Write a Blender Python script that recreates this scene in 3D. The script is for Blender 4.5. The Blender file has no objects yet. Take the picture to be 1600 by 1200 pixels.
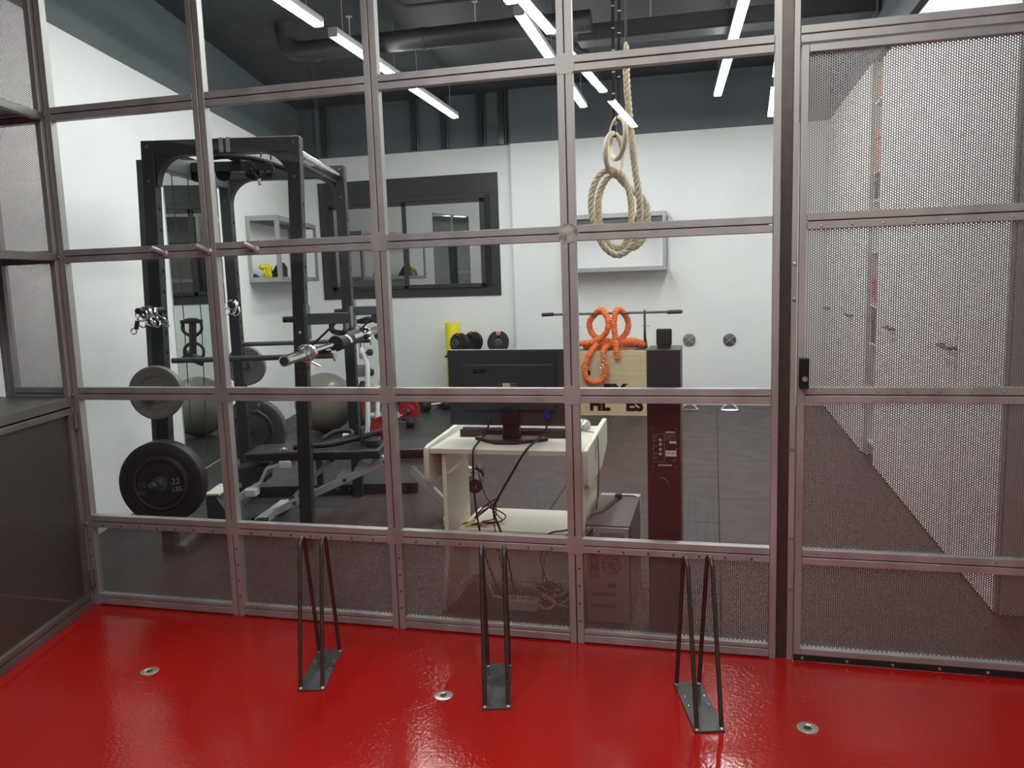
import bpy, math, random
from mathutils import Vector, Matrix
random.seed(7)
C = bpy.context.scene.collection
SC = bpy.context.scene
# ------------------------------------------------------------------ camera, world, exposure
cam_d = bpy.data.cameras.new('camera'); cam = bpy.data.objects.new('camera', cam_d); C.objects.link(cam)
yaw, pitch, roll, FPX = .24878, .13026, .03222, 1253.7
cy, sy = math.cos(yaw), math.sin(yaw)
fwd = Vector((-sy*math.cos(pitch), cy*math.cos(pitch), -math.sin(pitch)))
r0 = Vector((cy, sy, 0)); d0 = fwd.cross(r0)
rt = math.cos(roll)*r0 + math.sin(roll)*d0; dn = -math.sin(roll)*r0 + math.cos(roll)*d0
m = Matrix((rt, -dn, -fwd)).transposed().to_4x4(); m.translation = Vector((0, -2.9175, 1.4))
cam.matrix_world = m
cam_d.sensor_width = 36; cam_d.lens = FPX/1600*36; cam_d.clip_start = .05; cam_d.clip_end = 60
SC.camera = cam
w = bpy.data.worlds.new('world'); SC.world = w; w.use_nodes = True
w.node_tree.nodes['Background'].inputs[0].default_value = (.5, .55, .6, 1)
w.node_tree.nodes['Background'].inputs[1].default_value = .02
SC.view_settings.view_transform = 'Standard'; SC.view_settings.look = 'None'
SC.view_settings.gamma = 1; SC.view_settings.use_curve_mapping = False
SC.view_settings.exposure = 0.0
TUBE_GYM, TUBE_HALL = 67.0, 60.0
cyc = SC.cycles
cyc.use_denoising = True; cyc.max_bounces = 10; cyc.diffuse_bounces = 5; cyc.glossy_bounces = 6
cyc.transparent_max_bounces = 40; cyc.transmission_bounces = 6
cyc.caustics_reflective = False; cyc.caustics_refractive = False; cyc.sample_clamp_indirect = 6

# ------------------------------------------------------------------ frames
A = .2391                       # the gym's left wall stands 13.7 degrees off square
CA, SA = math.cos(A), math.sin(A)
def W(u, v, z=0): return Vector((u*CA - v*SA, u*SA + v*CA, z))

# ------------------------------------------------------------------ materials
MATS = {}
def nt(name):
    mt = bpy.data.materials.new(name); mt.use_nodes = True
    t = mt.node_tree; b = t.nodes['Principled BSDF']; MATS[name] = mt
    return mt, t, b
def mat(name, col, rough=.5, metal=0., var=.06, scale=12., bump=0., bscale=80., coat=0., spec=.5, emit=None, estr=0., rvar=0., aniso=None):
    mt, t, b = nt(name)
    b.inputs['Roughness'].default_value = rough; b.inputs['Metallic'].default_value = metal
    b.inputs['Coat Weight'].default_value = coat; b.inputs['Specular IOR Level'].default_value = spec
    b.inputs['Base Color'].default_value = (*col, 1)
    tc = t.nodes.new('ShaderNodeTexCoord')
    vec = tc.outputs['Object']
    if aniso:
        mp = t.nodes.new('ShaderNodeMapping'); mp.inputs['Scale'].default_value = aniso
        t.links.new(vec, mp.inputs['Vector']); vec = mp.outputs['Vector']
    if var > 0:
        n = t.nodes.new('ShaderNodeTexNoise'); n.inputs['Scale'].default_value = scale; n.inputs['Detail'].default_value = 4
        t.links.new(vec, n.inputs['Vector'])
        rp = t.nodes.new('ShaderNodeMapRange'); rp.inputs[1].default_value = .3; rp.inputs[2].default_value = .7
        rp.inputs[3].default_value = 1-var; rp.inputs[4].default_value = 1+var
        t.links.new(n.outputs['Fac'], rp.inputs[0])
        mx = t.nodes.new('ShaderNodeVectorMath'); mx.operation = 'SCALE'; mx.inputs[0].default_value = col
        t.links.new(rp.outputs[0], mx.inputs['Scale']); t.links.new(mx.outputs[0], b.inputs['Base Color'])
        if rvar:
            r2 = t.nodes.new('ShaderNodeMapRange'); r2.inputs[1].default_value = .3; r2.inputs[2].default_value = .7
            r2.inputs[3].default_value = max(.02, rough-rvar); r2.inputs[4].default_value = rough+rvar
            t.links.new(n.outputs['Fac'], r2.inputs[0]); t.links.new(r2.outputs[0], b.inputs['Roughness'])
    if bump:
        n2 = t.nodes.new('ShaderNodeTexNoise'); n2.inputs['Scale'].default_value = bscale; n2.inputs['Detail'].default_value = 3
        t.links.new(vec, n2.inputs['Vector'])
        bp = t.nodes.new('ShaderNodeBump'); bp.inputs['Strength'].default_value = bump; bp.inputs['Distance'].default_value = .004
        t.links.new(n2.outputs['Fac'], bp.inputs['Height']); t.links.new(bp.outputs[0], b.inputs['Normal'])
    if emit:
        b.inputs['Emission Color'].default_value = (*emit, 1); b.inputs['Emission Strength'].default_value = estr
    return mt

def mathn(t, op, a=None, b=None):
    n = t.nodes.new('ShaderNodeMath'); n.operation = op
    for i, x in enumerate((a, b)):
        if x is None: continue
        if isinstance(x, (int, float)): n.inputs[i].default_value = x
        else: t.links.new(x, n.inputs[i])
    return n.outputs[0]

def perf_mat(name, base, pitch=.0078, rad=.345):
    """sheet steel with staggered round holes (x,z or y,z of the object)"""
    mt, t, b = nt(name)
    b.inputs['Base Color'].default_value = (*base, 1); b.inputs['Metallic'].default_value = .75; b.inputs['Roughness'].default_value = .42
    tc = t.nodes.new('ShaderNodeTexCoord'); sp = t.nodes.new('ShaderNodeSeparateXYZ'); t.links.new(tc.outputs['Object'], sp.inputs[0])
    px = mathn(t, 'ADD', sp.outputs[0], sp.outputs[1])
    X = mathn(t, 'DIVIDE', px, pitch*math.sqrt(3)); Z = mathn(t, 'DIVIDE', sp.outputs[2], pitch)
    def dist(off):
        fx = mathn(t, 'MULTIPLY', mathn(t, 'SUBTRACT', mathn(t, 'FRACT', mathn(t, 'ADD', X, 100+off)), .5), math.sqrt(3))
        fz = mathn(t, 'SUBTRACT', mathn(t, 'FRACT', mathn(t, 'ADD', Z, 100+off)), .5)
        return mathn(t, 'ADD', mathn(t, 'MULTIPLY', fx, fx), mathn(t, 'MULTIPLY', fz, fz))
    d = mathn(t, 'MINIMUM', dist(0), dist(.5))
    hole = mathn(t, 'LESS_THAN', d, rad*rad)
    tr = t.nodes.new('ShaderNodeBsdfTransparent'); ms = t.nodes.new('ShaderNodeMixShader'); out = t.nodes['Material Output']
    t.links.new(hole, ms.inputs[0]); t.links.new(b.outputs[0], ms.inputs[1]); t.links.new(tr.outputs[0], ms.inputs[2])
    t.links.new(ms.outputs[0], out.inputs[0])
    return mt

def glass_mat(name, tint=(.97, .985, .98), r0=.04, dark=None):
    mt = bpy.data.materials.new(name); mt.use_nodes = True; t = mt.node_tree; t.nodes.clear(); MATS[name] = mt
    out = t.nodes.new('ShaderNodeOutputMaterial')
    g = t.nodes.new('ShaderNodeNewGeometry')
    dp = t.nodes.new('ShaderNodeVectorMath'); dp.operation = 'DOT_PRODUCT'
    t.links.new(g.outputs['Normal'], dp.inputs[0]); t.links.new(g.outputs['Incoming'], dp.inputs[1])
    c = mathn(t, 'ABSOLUTE', dp.outputs['Value']); k = mathn(t, 'POWER', mathn(t, 'SUBTRACT', 1., c), 5.)
    fac = mathn(t, 'ADD', mathn(t, 'MULTIPLY', k, 1-r0), r0)
    gl = t.nodes.new('ShaderNodeBsdfGlossy'); gl.inputs['Roughness'].default_value = 0.0; gl.inputs['Color'].default_value = (1, 1, 1, 1)
    if dark: tr = t.nodes.new('ShaderNodeBsdfDiffuse'); tr.inputs['Color'].default_value = (*dark, 1)
    else: tr = t.nodes.new('ShaderNodeBsdfTransparent'); tr.inputs['Color'].default_value = (*tint, 1)
    ms = t.nodes.new('ShaderNodeMixShader')
    t.links.new(fac, ms.inputs[0]); t.links.new(tr.outputs[0], ms.inputs[1]); t.links.new(gl.outputs[0], ms.inputs[2])
    t.links.new(ms.outputs[0], out.inputs[0])
    return mt

def red_floor_mat():
    mt, t, b = nt('red_epoxy')
    b.inputs['Roughness'].default_value = .13; b.inputs['Specular IOR Level'].default_value = .32
    tc = t.nodes.new('ShaderNodeTexCoord'); v = tc.outputs['Object']
    n = t.nodes.new('ShaderNodeTexNoise'); n.inputs['Scale'].default_value = 1.3; n.inputs['Detail'].default_value = 3; t.links.new(v, n.inputs['Vector'])
    cr = t.nodes.new('ShaderNodeValToRGB'); cr.color_ramp.elements[0].color = (.40, .0075, .005, 1); cr.color_ramp.elements[1].color = (.46, .0095, .006, 1)
    cr.color_ramp.elements[0].position = .3; cr.color_ramp.elements[1].position = .7
    t.links.new(n.outputs['Fac'], cr.inputs[0]); t.links.new(cr.outputs[0], b.inputs['Base Color'])
    w1 = t.nodes.new('ShaderNodeTexNoise'); w1.inputs['Scale'].default_value = 70; w1.inputs['Detail'].default_value = 2; t.links.new(v, w1.inputs['Vector'])
    w2 = t.nodes.new('ShaderNodeTexNoise'); w2.inputs['Scale'].default_value = 2.1; t.links.new(v, w2.inputs['Vector'])
    mk = t.nodes.new('ShaderNodeMapRange'); mk.inputs[1].default_value = .42; mk.inputs[2].default_value = .62; mk.inputs[3].default_value = .30; mk.inputs[4].default_value = 1
    t.links.new(w2.outputs['Fac'], mk.inputs[0])
    hgt = mathn(t, 'MULTIPLY', w1.outputs['Fac'], mk.outputs[0])
    bp = t.nodes.new('ShaderNodeBump'); bp.inputs['Strength'].default_value = .45; bp.inputs['Distance'].default_value = .0035
    t.links.new(hgt, bp.inputs['Height']); t.links.new(bp.outputs[0], b.inputs['Normal'])
    return mt

def wood_mat(name, c1, c2, scale=(1.5, 14, 14)):
    mt, t, b = nt(name); b.inputs['Roughness'].default_value = .55
    tc = t.nodes.new('ShaderNodeTexCoord'); mp = t.nodes.new('ShaderNodeMapping'); mp.inputs['Scale'].default_value = scale
    t.links.new(tc.outputs['Object'], mp.inputs[0])
    n = t.nodes.new('ShaderNodeTexNoise'); n.inputs['Scale'].default_value = 2.5; n.inputs['Detail'].default_value = 6; t.links.new(mp.outputs[0], n.inputs['Vector'])
    cr = t.nodes.new('ShaderNodeValToRGB'); cr.color_ramp.elements[0].color = (*c1, 1); cr.color_ramp.elements[1].color = (*c2, 1)
    cr.color_ramp.elements[0].position = .3; cr.color_ramp.elements[1].position = .72
    t.links.new(n.outputs['Fac'], cr.inputs[0]); t.links.new(cr.outputs[0], b.inputs['Base Color'])
    return mt

M_WHITE = mat('white_paint', (.855, .88, .87), .6, var=.02, scale=3)
M_SLATE = mat('slate_paint', (.105, .128, .142), .5, var=.08, scale=2)
M_CEIL = mat('ceiling_paint', (.034, .038, .043), .6, var=.1, scale=2)
M_HALL = mat('hall_paint', (.34, .345, .35), .6, var=.03)
M_RED = red_floor_mat()
M_MAT = mat('rubber_mat', (.039, .038, .039), .45, var=.22, scale=5, bump=.12, bscale=300, rvar=.1, spec=.3)
M_SUB = mat('subfloor', (.012, .012, .012), .8)
M_STEEL = mat('raw_steel', (.42, .415, .408), .48, .55, var=.14, scale=9, rvar=.08, aniso=(1, 1, .25))
M_STEEL_SHADED = mat('shaded_raw_steel', (.19, .183, .172), .46, .55, var=.14, scale=9, rvar=.08)  # raw steel again for the cupboard, the dim left side put into its colour
M_STEEL2 = mat('ground_steel', (.60, .57, .55), .30, .9, var=.2, scale=40, rvar=.1)
M_PERF = perf_mat('perforated_steel', (.31, .305, .30), pitch=.0085, rad=.37)
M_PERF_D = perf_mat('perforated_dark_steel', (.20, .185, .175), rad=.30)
M_GLASS = glass_mat('clear_glass')
M_WINGL = glass_mat('tinted_window_glass', r0=.34, dark=(.012, .016, .017))
mt, t, b = nt('mirror_silver'); b.inputs['Metallic'].default_value = 1; b.inputs['Roughness'].default_value = 0; b.inputs['Base Color'].default_value = (.76, .85, .80, 1); M_MIRROR = mt
M_RACK = mat('black_powder_coat', (.028, .032, .037), .45, var=.08, spec=.32)
M_RACKG = mat('grey_powder_coat', (.105, .115, .125), .35, .3, var=.05)
M_WFRAME = mat('dark_window_aluminium', (.034, .037, .035), .4, .2, var=.05)
M_CHROME = mat('chrome', (.80, .80, .79), .12, 1., var=.05)
M_RUBBER = mat('black_rubber', (.016, .016, .017), .5, var=.1, bump=.05, bscale=200)
M_IRON = mat('grey_cast_iron', (.20, .195, .19), .5, .25, var=.1, scale=60, bump=.15, bscale=160)
M_IRON2 = mat('dark_cast_iron', (.060, .062, .066), .45, .1, var=.1)
M_BENCHW = mat('pale_grey_enamel', (.60, .64, .62), .35, var=.03)
M_VINYL = mat('black_vinyl', (.020, .021, .024), .33, var=.1, bump=.06, bscale=240)
M_CREAM = mat('cream_laminate', (.78, .76, .64), .4, var=.02, scale=3)
M_PLAST = mat('black_plastic', (.012, .014, .016), .42, var=.06, spec=.3)
M_MON = mat('monitor_plastic', (.042, .049, .055), .42, var=.05, spec=.3)
M_PLAST2 = mat('charcoal_plastic', (.040, .043, .046), .45, var=.05)
M_KEY = mat('pale_keycap', (.30, .30, .30), .5)
M_SILVER = mat('silver_plastic', (.50, .51, .53), .3, .5, var=.04)
M_ROPE = mat('natural_rope', (.62, .54, .40), .85, var=.18, scale=60, bump=.5, bscale=260)
M_WRING = wood_mat('birch_wood', (.58, .49, .35), (.72, .62, .47))
M_STRAP = mat('black_webbing', (.012, .012, .014), .6, var=.1, scale=200)
M_ORANGE = mat('orange_sleeve', (.78, .165, .030), .7, var=.22, scale=55, bump=.5, bscale=140)
M_PLY = wood_mat('pale_plywood', (.50, .41, .24), (.63, .53, .34))
M_ANCHOR = mat('anchor_grey', (.20, .205, .205), .5)
M_INK = mat('black_ink', (.006, .006, .006), .8, spec=.1)
M_YEL = mat('yellow_foam', (.80, .74, .015), .6, var=.03)
M_REDP = mat('red_rubber', (.34, .016, .018), .4, var=.08)
M_REDPL = mat('red_plastic', (.42, .05, .035), .4)
M_BLUE = mat('blue_plastic', (.01, .02, .30), .4)
M_WPLAST = mat('white_plastic', (.75, .75, .73), .4)
M_BALL = mat('grey_vinyl_ball', (.195, .192, .160), .24, var=.04)
M_SPEAK = mat('speaker_black', (.024, .019, .020), .45, var=.05, spec=.3)
M_WLABEL = mat('white_print', (.7, .7, .7), .6)
M_DKPLATE = mat('oiled_steel_plate', (.11, .115, .115), .34, .6, var=.3, scale=9, rvar=.14)
M_ROD = mat('blackened_steel_rod', (.085, .075, .072), .36, .6, var=.15, scale=30)
M_GSHELF = mat('galvanised_steel', (.42, .43, .44), .4, .5, var=.06)
M_BRASS = mat('floor_disc_steel', (.62, .60, .54), .3, .8, var=.1)
M_DUCT = mat('dark_duct', (.050, .050, .056), .45, .3, var=.1)
M_RIB = mat('dark_rib_steel', (.062, .064, .070), .28, .6, var=.1)
M_CABLEY = mat('yellow_cable', (.70, .50, .10), .5)
M_TAN = mat('tan_card', (.55, .36, .20), .7); M_SALMON = mat('salmon_card', (.75, .33, .20), .6); M_PINK = mat('magenta_card', (.55, .06, .16), .6)
M_LIME = mat('lime_rubber', (.65, .80, .04), .5); M_BLUEB = mat('blue_fabric', (.05, .12, .38), .7)
M_CHALL = mat('lamp_housing', (.55, .56, .57), .4, .2)
M_TUBEG = mat('gym_lamp_diffuser', (.9, .9, .9), .5, var=0, emit=(1, .995, .975), estr=TUBE_GYM)
M_TUBEH = mat('hall_lamp_diffuser', (.9, .9, .9), .5, var=0, emit=(1, .975, .93), estr=TUBE_HALL)

# ------------------------------------------------------------------ mesh builder
BASE = {}
class MB:
    def __init__(s): s.v = []; s.f = []; s.mi = []; s.cur = 0
    def add(s, vs, fs):
        o = len(s.v); s.v += [tuple(p) for p in vs]
        for q in fs: s.f.append(tuple(i+o for i in q)); s.mi.append(s.cur)
        return s
    def box(s, x0, x1, y0, y1, z0, z1):
        x0, x1 = min(x0, x1), max(x0, x1); y0, y1 = min(y0, y1), max(y0, y1); z0, z1 = min(z0, z1), max(z0, z1)
        vs = [(x, y, z) for z in (z0, z1) for y in (y0, y1) for x in (x0, x1)]
        return s.add(vs, [(0, 2, 3, 1), (4, 5, 7, 6), (0, 1, 5, 4), (2, 6, 7, 3), (0, 4, 6, 2), (1, 3, 7, 5)])
    def beam(s, p, q, wid, hgt, up=(0, 0, 1)):
        p, q = Vector(p), Vector(q); d = (q-p).normalized(); up = Vector(up)
        if abs(d.dot(up)) > .95: up = Vector((0, 1, 0))
        x = d.cross(up).normalized(); y = x.cross(d).normalized()
        vs = [c + x*(a*wid/2) + y*(b*hgt/2) for c in (p, q) for b in (-1, 1) for a in (-1, 1)]
        return s.add(vs, [(0, 1, 3, 2), (4, 6, 7, 5), (0, 4, 5, 1), (2, 3, 7, 6), (0, 2, 6, 4), (1, 5, 7, 3)])
    def tube(s, pts, r, n=10, closed=False, caps=True):
        P = [Vector(p) for p in pts]; N = len(P)
        R = list(r) if isinstance(r, (list, tuple)) else [r]*N
        T = []
        for i in range(N):
            if closed: T.append((P[(i+1) % N]-P[i-1]).normalized())
            else: T.append((P[min(i+1, N-1)]-P[max(i-1, 0)]).normalized())
        a = Vector((0, 0, 1)) if abs(T[0].z) < .9 else Vector((1, 0, 0))
        x = T[0].cross(a).normalized(); vs = []
        for i in range(N):
            if i: x = (x - T[i]*x.dot(T[i])).normalized()
            y = T[i].cross(x)
            vs += [P[i] + (x*math.cos(2*math.pi*k/n) + y*math.sin(2*math.pi*k/n))*R[i] for k in range(n)]
        fs = []
        for i in range(N if closed else N-1):
            j = (i+1) % N
            fs += [(i*n+k, i*n+(k+1) % n, j*n+(k+1) % n, j*n+k) for k in range(n)]
        if caps and not closed: fs += [tuple(range(n))[::-1], tuple((N-1)*n+k for k in range(n))]
        return s.add(vs, fs)
    def rod(s, p, q, r, n=14, r2=None): return s.tube([p, q], [r, r if r2 is None else r2], n)
    def lathe(s, prof, o, ax, n=32, sx=1.):
        """prof: (radius, height along ax)"""
        o, ax = Vector(o), Vector(ax).normalized()
        a = Vector((0, 0, 1)) if abs(ax.z) < .9 else Vector((1, 0, 0))
        x = ax.cross(a).normalized(); y = ax.cross(x); vs = []; fs = []
        for r, h in prof: vs += [o + ax*h + (x*math.cos(2*math.pi*k/n) + y*math.sin(2*math.pi*k/n))*max(r, 1e-4) for k in range(n)]
        for i in range(len(prof)-1): fs += [(i*n+k, i*n+(k+1) % n, (i+1)*n+(k+1) % n, (i+1)*n+k) for k in range(n)]
        fs += [tuple(range(n))[::-1], tuple((len(prof)-1)*n+k for k in range(n))]
        return s.add(vs, fs)
    def prism(s, poly, o, ux, uy, th):
        o, ux, uy, th = Vector(o), Vector(ux), Vector(uy), Vector(th)
        b = [o + ux*a + uy*c for a, c in poly]; n = len(b)
        return s.add(b + [p+th for p in b], [tuple(range(n))[::-1], tuple(range(n, 2*n))] + [(i, (i+1) % n, (i+1) % n+n, i+n) for i in range(n)])
    def sphere(s, c, r, nu=24, nv=14, sc=(1, 1, 1)):
        c = Vector(c); vs = []; fs = []
        for j in range(nv+1):
            th = math.pi*j/nv
            vs += [(c.x + r*sc[0]*math.sin(th)*math.cos(2*math.pi*i/nu), c.y + r*sc[1]*math.sin(th)*math.sin(2*math.pi*i/nu), c.z + r*sc[2]*math.cos(th)) for i in range(nu)]
        for j in range(nv): fs += [(j*nu+i, (j+1)*nu+i, (j+1)*nu+(i+1) % nu, j*nu+(i+1) % nu) for i in range(nu)]
        return s.add(vs, fs)
    def build(s, name, material, parent=None, bevel=0., smooth=True, base=None, rot=None):
        bx = Vector(base) if base is not None else Vector((0, 0, 0))
        if parent is not None:
            p = parent
            while p.parent: p = p.parent
            bx = BASE.get(p.name, bx)
        me = bpy.data.meshes.new(name); me.from_pydata([tuple(Vector(p)-bx) for p in s.v], [], s.f)
        ms = material if isinstance(material, (list, tuple)) else [material]
        for q in ms: me.materials.append(q)
        me.polygons.foreach_set('material_index', s.mi)
        me.validate(); me.update()
        import bmesh
        bm = bmesh.new(); bm.from_mesh(me); bmesh.ops.recalc_face_normals(bm, faces=bm.faces); bm.to_mesh(me); bm.free()
        if smooth:
            me.polygons.foreach_set('use_smooth', [True]*len(me.polygons)); me.set_sharp_from_angle(angle=.7)
        o = bpy.data.objects.new(name, me); C.objects.link(o)
        if parent is not None: o.parent = parent
        elif base is not None: o.location = bx
        if bevel:
            md = o.modifiers.new('bevel', 'BEVEL'); md.width = bevel; md.segments = 2; md.limit_method = 'ANGLE'; md.angle_limit = .9
        return o

def tag(o, label, cat, group=None):
    o['label'] = label; o['category'] = cat
    if group: o['group'] = group
    return o
def thing(name, label, cat, base, frame='W', group=None, rz=None):
    """Empty at the base of a thing; children use world (W) or wall-aligned (R) coordinates"""
    o = bpy.data.objects.new(name, None); C.objects.link(o); o.empty_display_size = .1
    BASE[o.name] = Vector(base)
    if frame == 'R': o.location = W(*base); o.rotation_euler.z = A
    else: o.location = base
    return tag(o, label, cat, group)
def solo(name, mb, material, label, cat, base, frame='W', group=None, bevel=0., smooth=True):
    o = mb.build(name, material, None, bevel, smooth, base)
    if frame == 'R': o.location = W(*base); o.rotation_euler.z = A
    return tag(o, label, cat, group)
def struct(o, kind='structure'): o['kind'] = kind; return o
def dup(o, parent=None):
    c = o.copy(); C.objects.link(c); c.parent = parent
    for ch in list(o.children): dup(ch, c)
    return c
def text(name, s, size, origin, ux, uy, material, parent=None, depth=.001, bold=0., align='CENTER', base=None):
    cu = bpy.data.curves.new(name, 'FONT'); cu.body = s; cu.size = size; cu.extrude = depth; cu.offset = bold; cu.align_x = align; cu.align_y = 'CENTER'; cu.resolution_u = 3
    ob = bpy.data.objects.new(name, cu); C.objects.link(ob)
    dg = bpy.context.evaluated_depsgraph_get(); me = bpy.data.meshes.new_from_object(ob.evaluated_get(dg))
    bpy.data.objects.remove(ob); bpy.data.curves.remove(cu)
    ux, uy = Vector(ux).normalized(), Vector(uy).normalized(); uz = ux.cross(uy)
    mm = Matrix((ux, uy, uz)).transposed().to_4x4(); mm.translation = Vector(origin)
    if parent is not None:
        p = parent
        while p.parent: p = p.parent
        mm.translation = mm.translation - BASE[p.name]
    me.transform(mm); me.materials.clear(); me.materials.append(material); me.name = name
    o = bpy.data.objects.new(name, me); C.objects.link(o); o.parent = parent
    return o
def arc(c, r, a0, a1, n, ux, uy):
    c, ux, uy = Vector(c), Vector(ux), Vector(uy)
    return [c + ux*(r*math.cos(a0+(a1-a0)*i/n)) + uy*(r*math.sin(a0+(a1-a0)*i/n)) for i in range(n+1)]
def spline(pts, k=8, closed=False):
    P = [Vector(p) for p in pts]; n = len(P); out = []
    for i in range(n if closed else n-1):
        g = (lambda j: P[j % n]) if closed else (lambda j: P[min(max(j, 0), n-1)])
        p0, p1, p2, p3 = g(i-1), g(i), g(i+1), g(i+2)
        for q in range(k):
            s = q/k
            out.append(.5*((2*p1) + (p2-p0)*s + (2*p0-5*p1+4*p2-p3)*s*s + (3*p1-p0-3*p2+p3)*s**3))
    if not closed: out.append(P[-1])
    return out

# ================================================================== SETTING
UW = -3.175                     # gym left wall (wall-aligned u)
ZP, ZC = 2.85, 3.42             # paint line, ceiling
YB = 5.85
# floors
f = MB(); f.box(-4.2, 1.76, -6.2, .02, -.2, 0); struct(f.build('floor', M_RED))
gf = struct(MB().box(-5.2, 1.8, .02, 6.0, -.2, -.012).build('floor.001', M_SUB))
mat_mesh = {}
def rubber_mat(x0, x1, y0, y1):
    g = .0025; k = (round(x1-x0, 3), round(y1-y0, 3))
    o = None
    if k in mat_mesh: o = mat_mesh[k].copy(); C.objects.link(o)
    else:
        o = MB().box(0, k[0]-g, 0, k[1]-g, -.012, -.0005).build('rubber_mat', M_MAT, gf, bevel=.003); mat_mesh[k] = o
    o.parent = gf; o.location = (x0, y0, random.uniform(-.0015, 0))
for i in range(7):
    x1 = 1.03 - i*1.0 + .0; x0 = x1 - 1.0
    off = [.04, .55, .0, .55, .0, .5, .0][i]
    ys = [.03] + [y for y in [1.04*k + off*1.04 for k in range(0, 7)] if .2 < y < 5.7] + [5.85]
    for y0, y1 in zip(ys[:-1], ys[1:]): rubber_mat(x0, x1, y0, y1)
for y0, y1 in zip([.03, 1.08, 2.12, 3.16, 4.2, 5.24], [1.08, 2.12, 3.16, 4.2, 5.24, 5.85]): rubber_mat(1.03, 1.09, y0, y1)
# left wall (white below, slate above), runs on both sides of the partition
wl = MB()
wl.box(UW-.15, UW, .79, 6.85, 0, ZP); wl.cur = 1; wl.box(UW-.15, UW, .79, 6.85, ZP, ZC+.1); wl.cur = 2; wl.box(UW-.15, UW, -6.5, .79, 0, ZC+.1)
o = struct(wl.build('wall_left', [M_WHITE, M_SLATE, M_SLATE])); o.rotation_euler.z = A
wb = MB(); XE = -2.145
wb.box(-5.1, XE, YB, YB+.2, 0, ZP); wb.box(XE, 1.9, YB-.07, YB+.2, 0, ZP)
wb.cur = 1; wb.box(-5.1, 1.9, YB-.0, YB+.2, ZP, ZC+.1); wb.box(XE, 1.9, YB-.07, YB, ZP, ZC+.1)
struct(wb.build('wall_back', [M_WHITE, M_SLATE]))
wr = MB(); wr.box(1.76, 1.9, .0, YB, 0, ZC+.1); wr.cur = 2; wr.box(1.76, 1.9, -6.2, .0, 0, ZC+.1); wr.cur = 1; wr.box(1.10, 1.76, .53, YB, ZP+.0, ZC)
struct(wr.build('wall_right', [M_WHITE, M_SLATE, M_HALL]))
struct(MB().box(-4.2, 1.9, -6.4, -6.2, 0, ZC+.1).build('wall_front', M_HALL))
struct(MB().box(-5.3, 1.95, -6.4, 6.1, ZC, ZC+.12).build('ceiling', M_CEIL))

# ================================================================== GLAZED PARTITION
FACE, GAP, DEP = .0255, .004, .034
CX = [-2.7185, -1.9815, -1.243, -.5105, .2215]
RZ = [.0, .389, .964, 1.5555, 2.1415, 2.728, 3.31]
part = thing('glazed_partition', 'steel framed partition of clear panes and perforated panels between red floor and gym', 'partition', (-.5, 0, 0))
def mullion(x, z0=0., z1=ZC):
    mb = MB()
    for s in (-1, 1):
        a, b = sorted((x+s*GAP/2, x+s*(GAP/2+FACE)))
        mb.box(a, b, -DEP/2, DEP/2, z0, z1)
    mb.box(x-GAP/2, x+GAP/2, -DEP/2+.012, DEP/2-.002, z0, z1)
    return mb.build('mullion', M_STEEL, part, bevel=.0015)
for x in CX[1:4]: mullion(x)
def transom(x0, x1, z, low=True, high=True):
    mb = MB()
    if high: mb.box(x0, x1, -DEP/2, DEP/2, z+GAP/2, z+GAP/2+FACE)
    if low: mb.box(x0, x1, -DEP/2, DEP/2, z-GAP/2-FACE, z-GAP/2)
    if low and high: mb.box(x0+.012, x1-.012, -DEP/2+.012, DEP/2-.002, z-GAP/2, z+GAP/2)
    return mb.build('transom', M_STEEL, part, bevel=.0015)
HW = FACE+GAP/2
welds = MB()
for i in range(4):
    x0 = CX[i]+HW; x1 = CX[i+1]-(HW if i < 3 else .028)
    for k, z in enumerate(RZ):
        if k == 0:
            MB().box(x0, x1, -DEP/2, DEP/2, .006, .034).box(x0, x1, -DEP/2+.004, DEP/2, .037, .052).box(x0, x1, -DEP/2+.01, DEP/2-.005, .0, .04).build('transom', M_STEEL, part, bevel=.0015)
        else: transom(x0, x1, z)
    MB().box(x0-.006, x1+.006, .004, .0055, .045, RZ[1]-.02).build('perforated_panel', M_PERF, part, smooth=False)
    for k in range(1, 6):
        MB().box(x0-.006, x1+.006, -.003, .003, RZ[k]+HW-.006, RZ[k+1]-HW+.006).build('glass_pane', M_GLASS, part, smooth=False)
# ground-down weld plates where the frames cross
for x, ks in ((CX[1], (1, 2)), (CX[2], (1, 2, 3)), (CX[3], (1, 2, 3, 4))):
    for k in ks:
        welds = MB(); z = RZ[k]
        welds.prism([(-.027, -.034), (.027, -.034), (.034, -.02), (.034, .02), (.025, .036), (-.025, .036), (-.034, .02), (-.034, -.02)], (x, -DEP/2, z), (1, 0, 0), (0, 0, 1), (0, -.0016, 0))
        welds.build('weld_plate', M_STEEL2 if k == 3 and x == CX[3] else M_STEEL, part, bevel=.0006)
# rivets along the top of the perforated row
rv = MB()
for i in range(4):
    for q in range(7):
        rv.lathe([(.0045, 0), (.0035, .0022), (.001, .003)], (CX[i]+.09+q*.092, -DEP/2, RZ[1]-.017), (0, -1, 0), 8)
    for z in (.09, .16, .23, .3):
        rv.lathe([(.0045, 0), (.0035, .0022), (.001, .003)], (CX[i]+.014, -DEP/2, z), (0, -1, 0), 8)
struct(rv.build('rivets', M_ROD, part), 'stuff')
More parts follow.
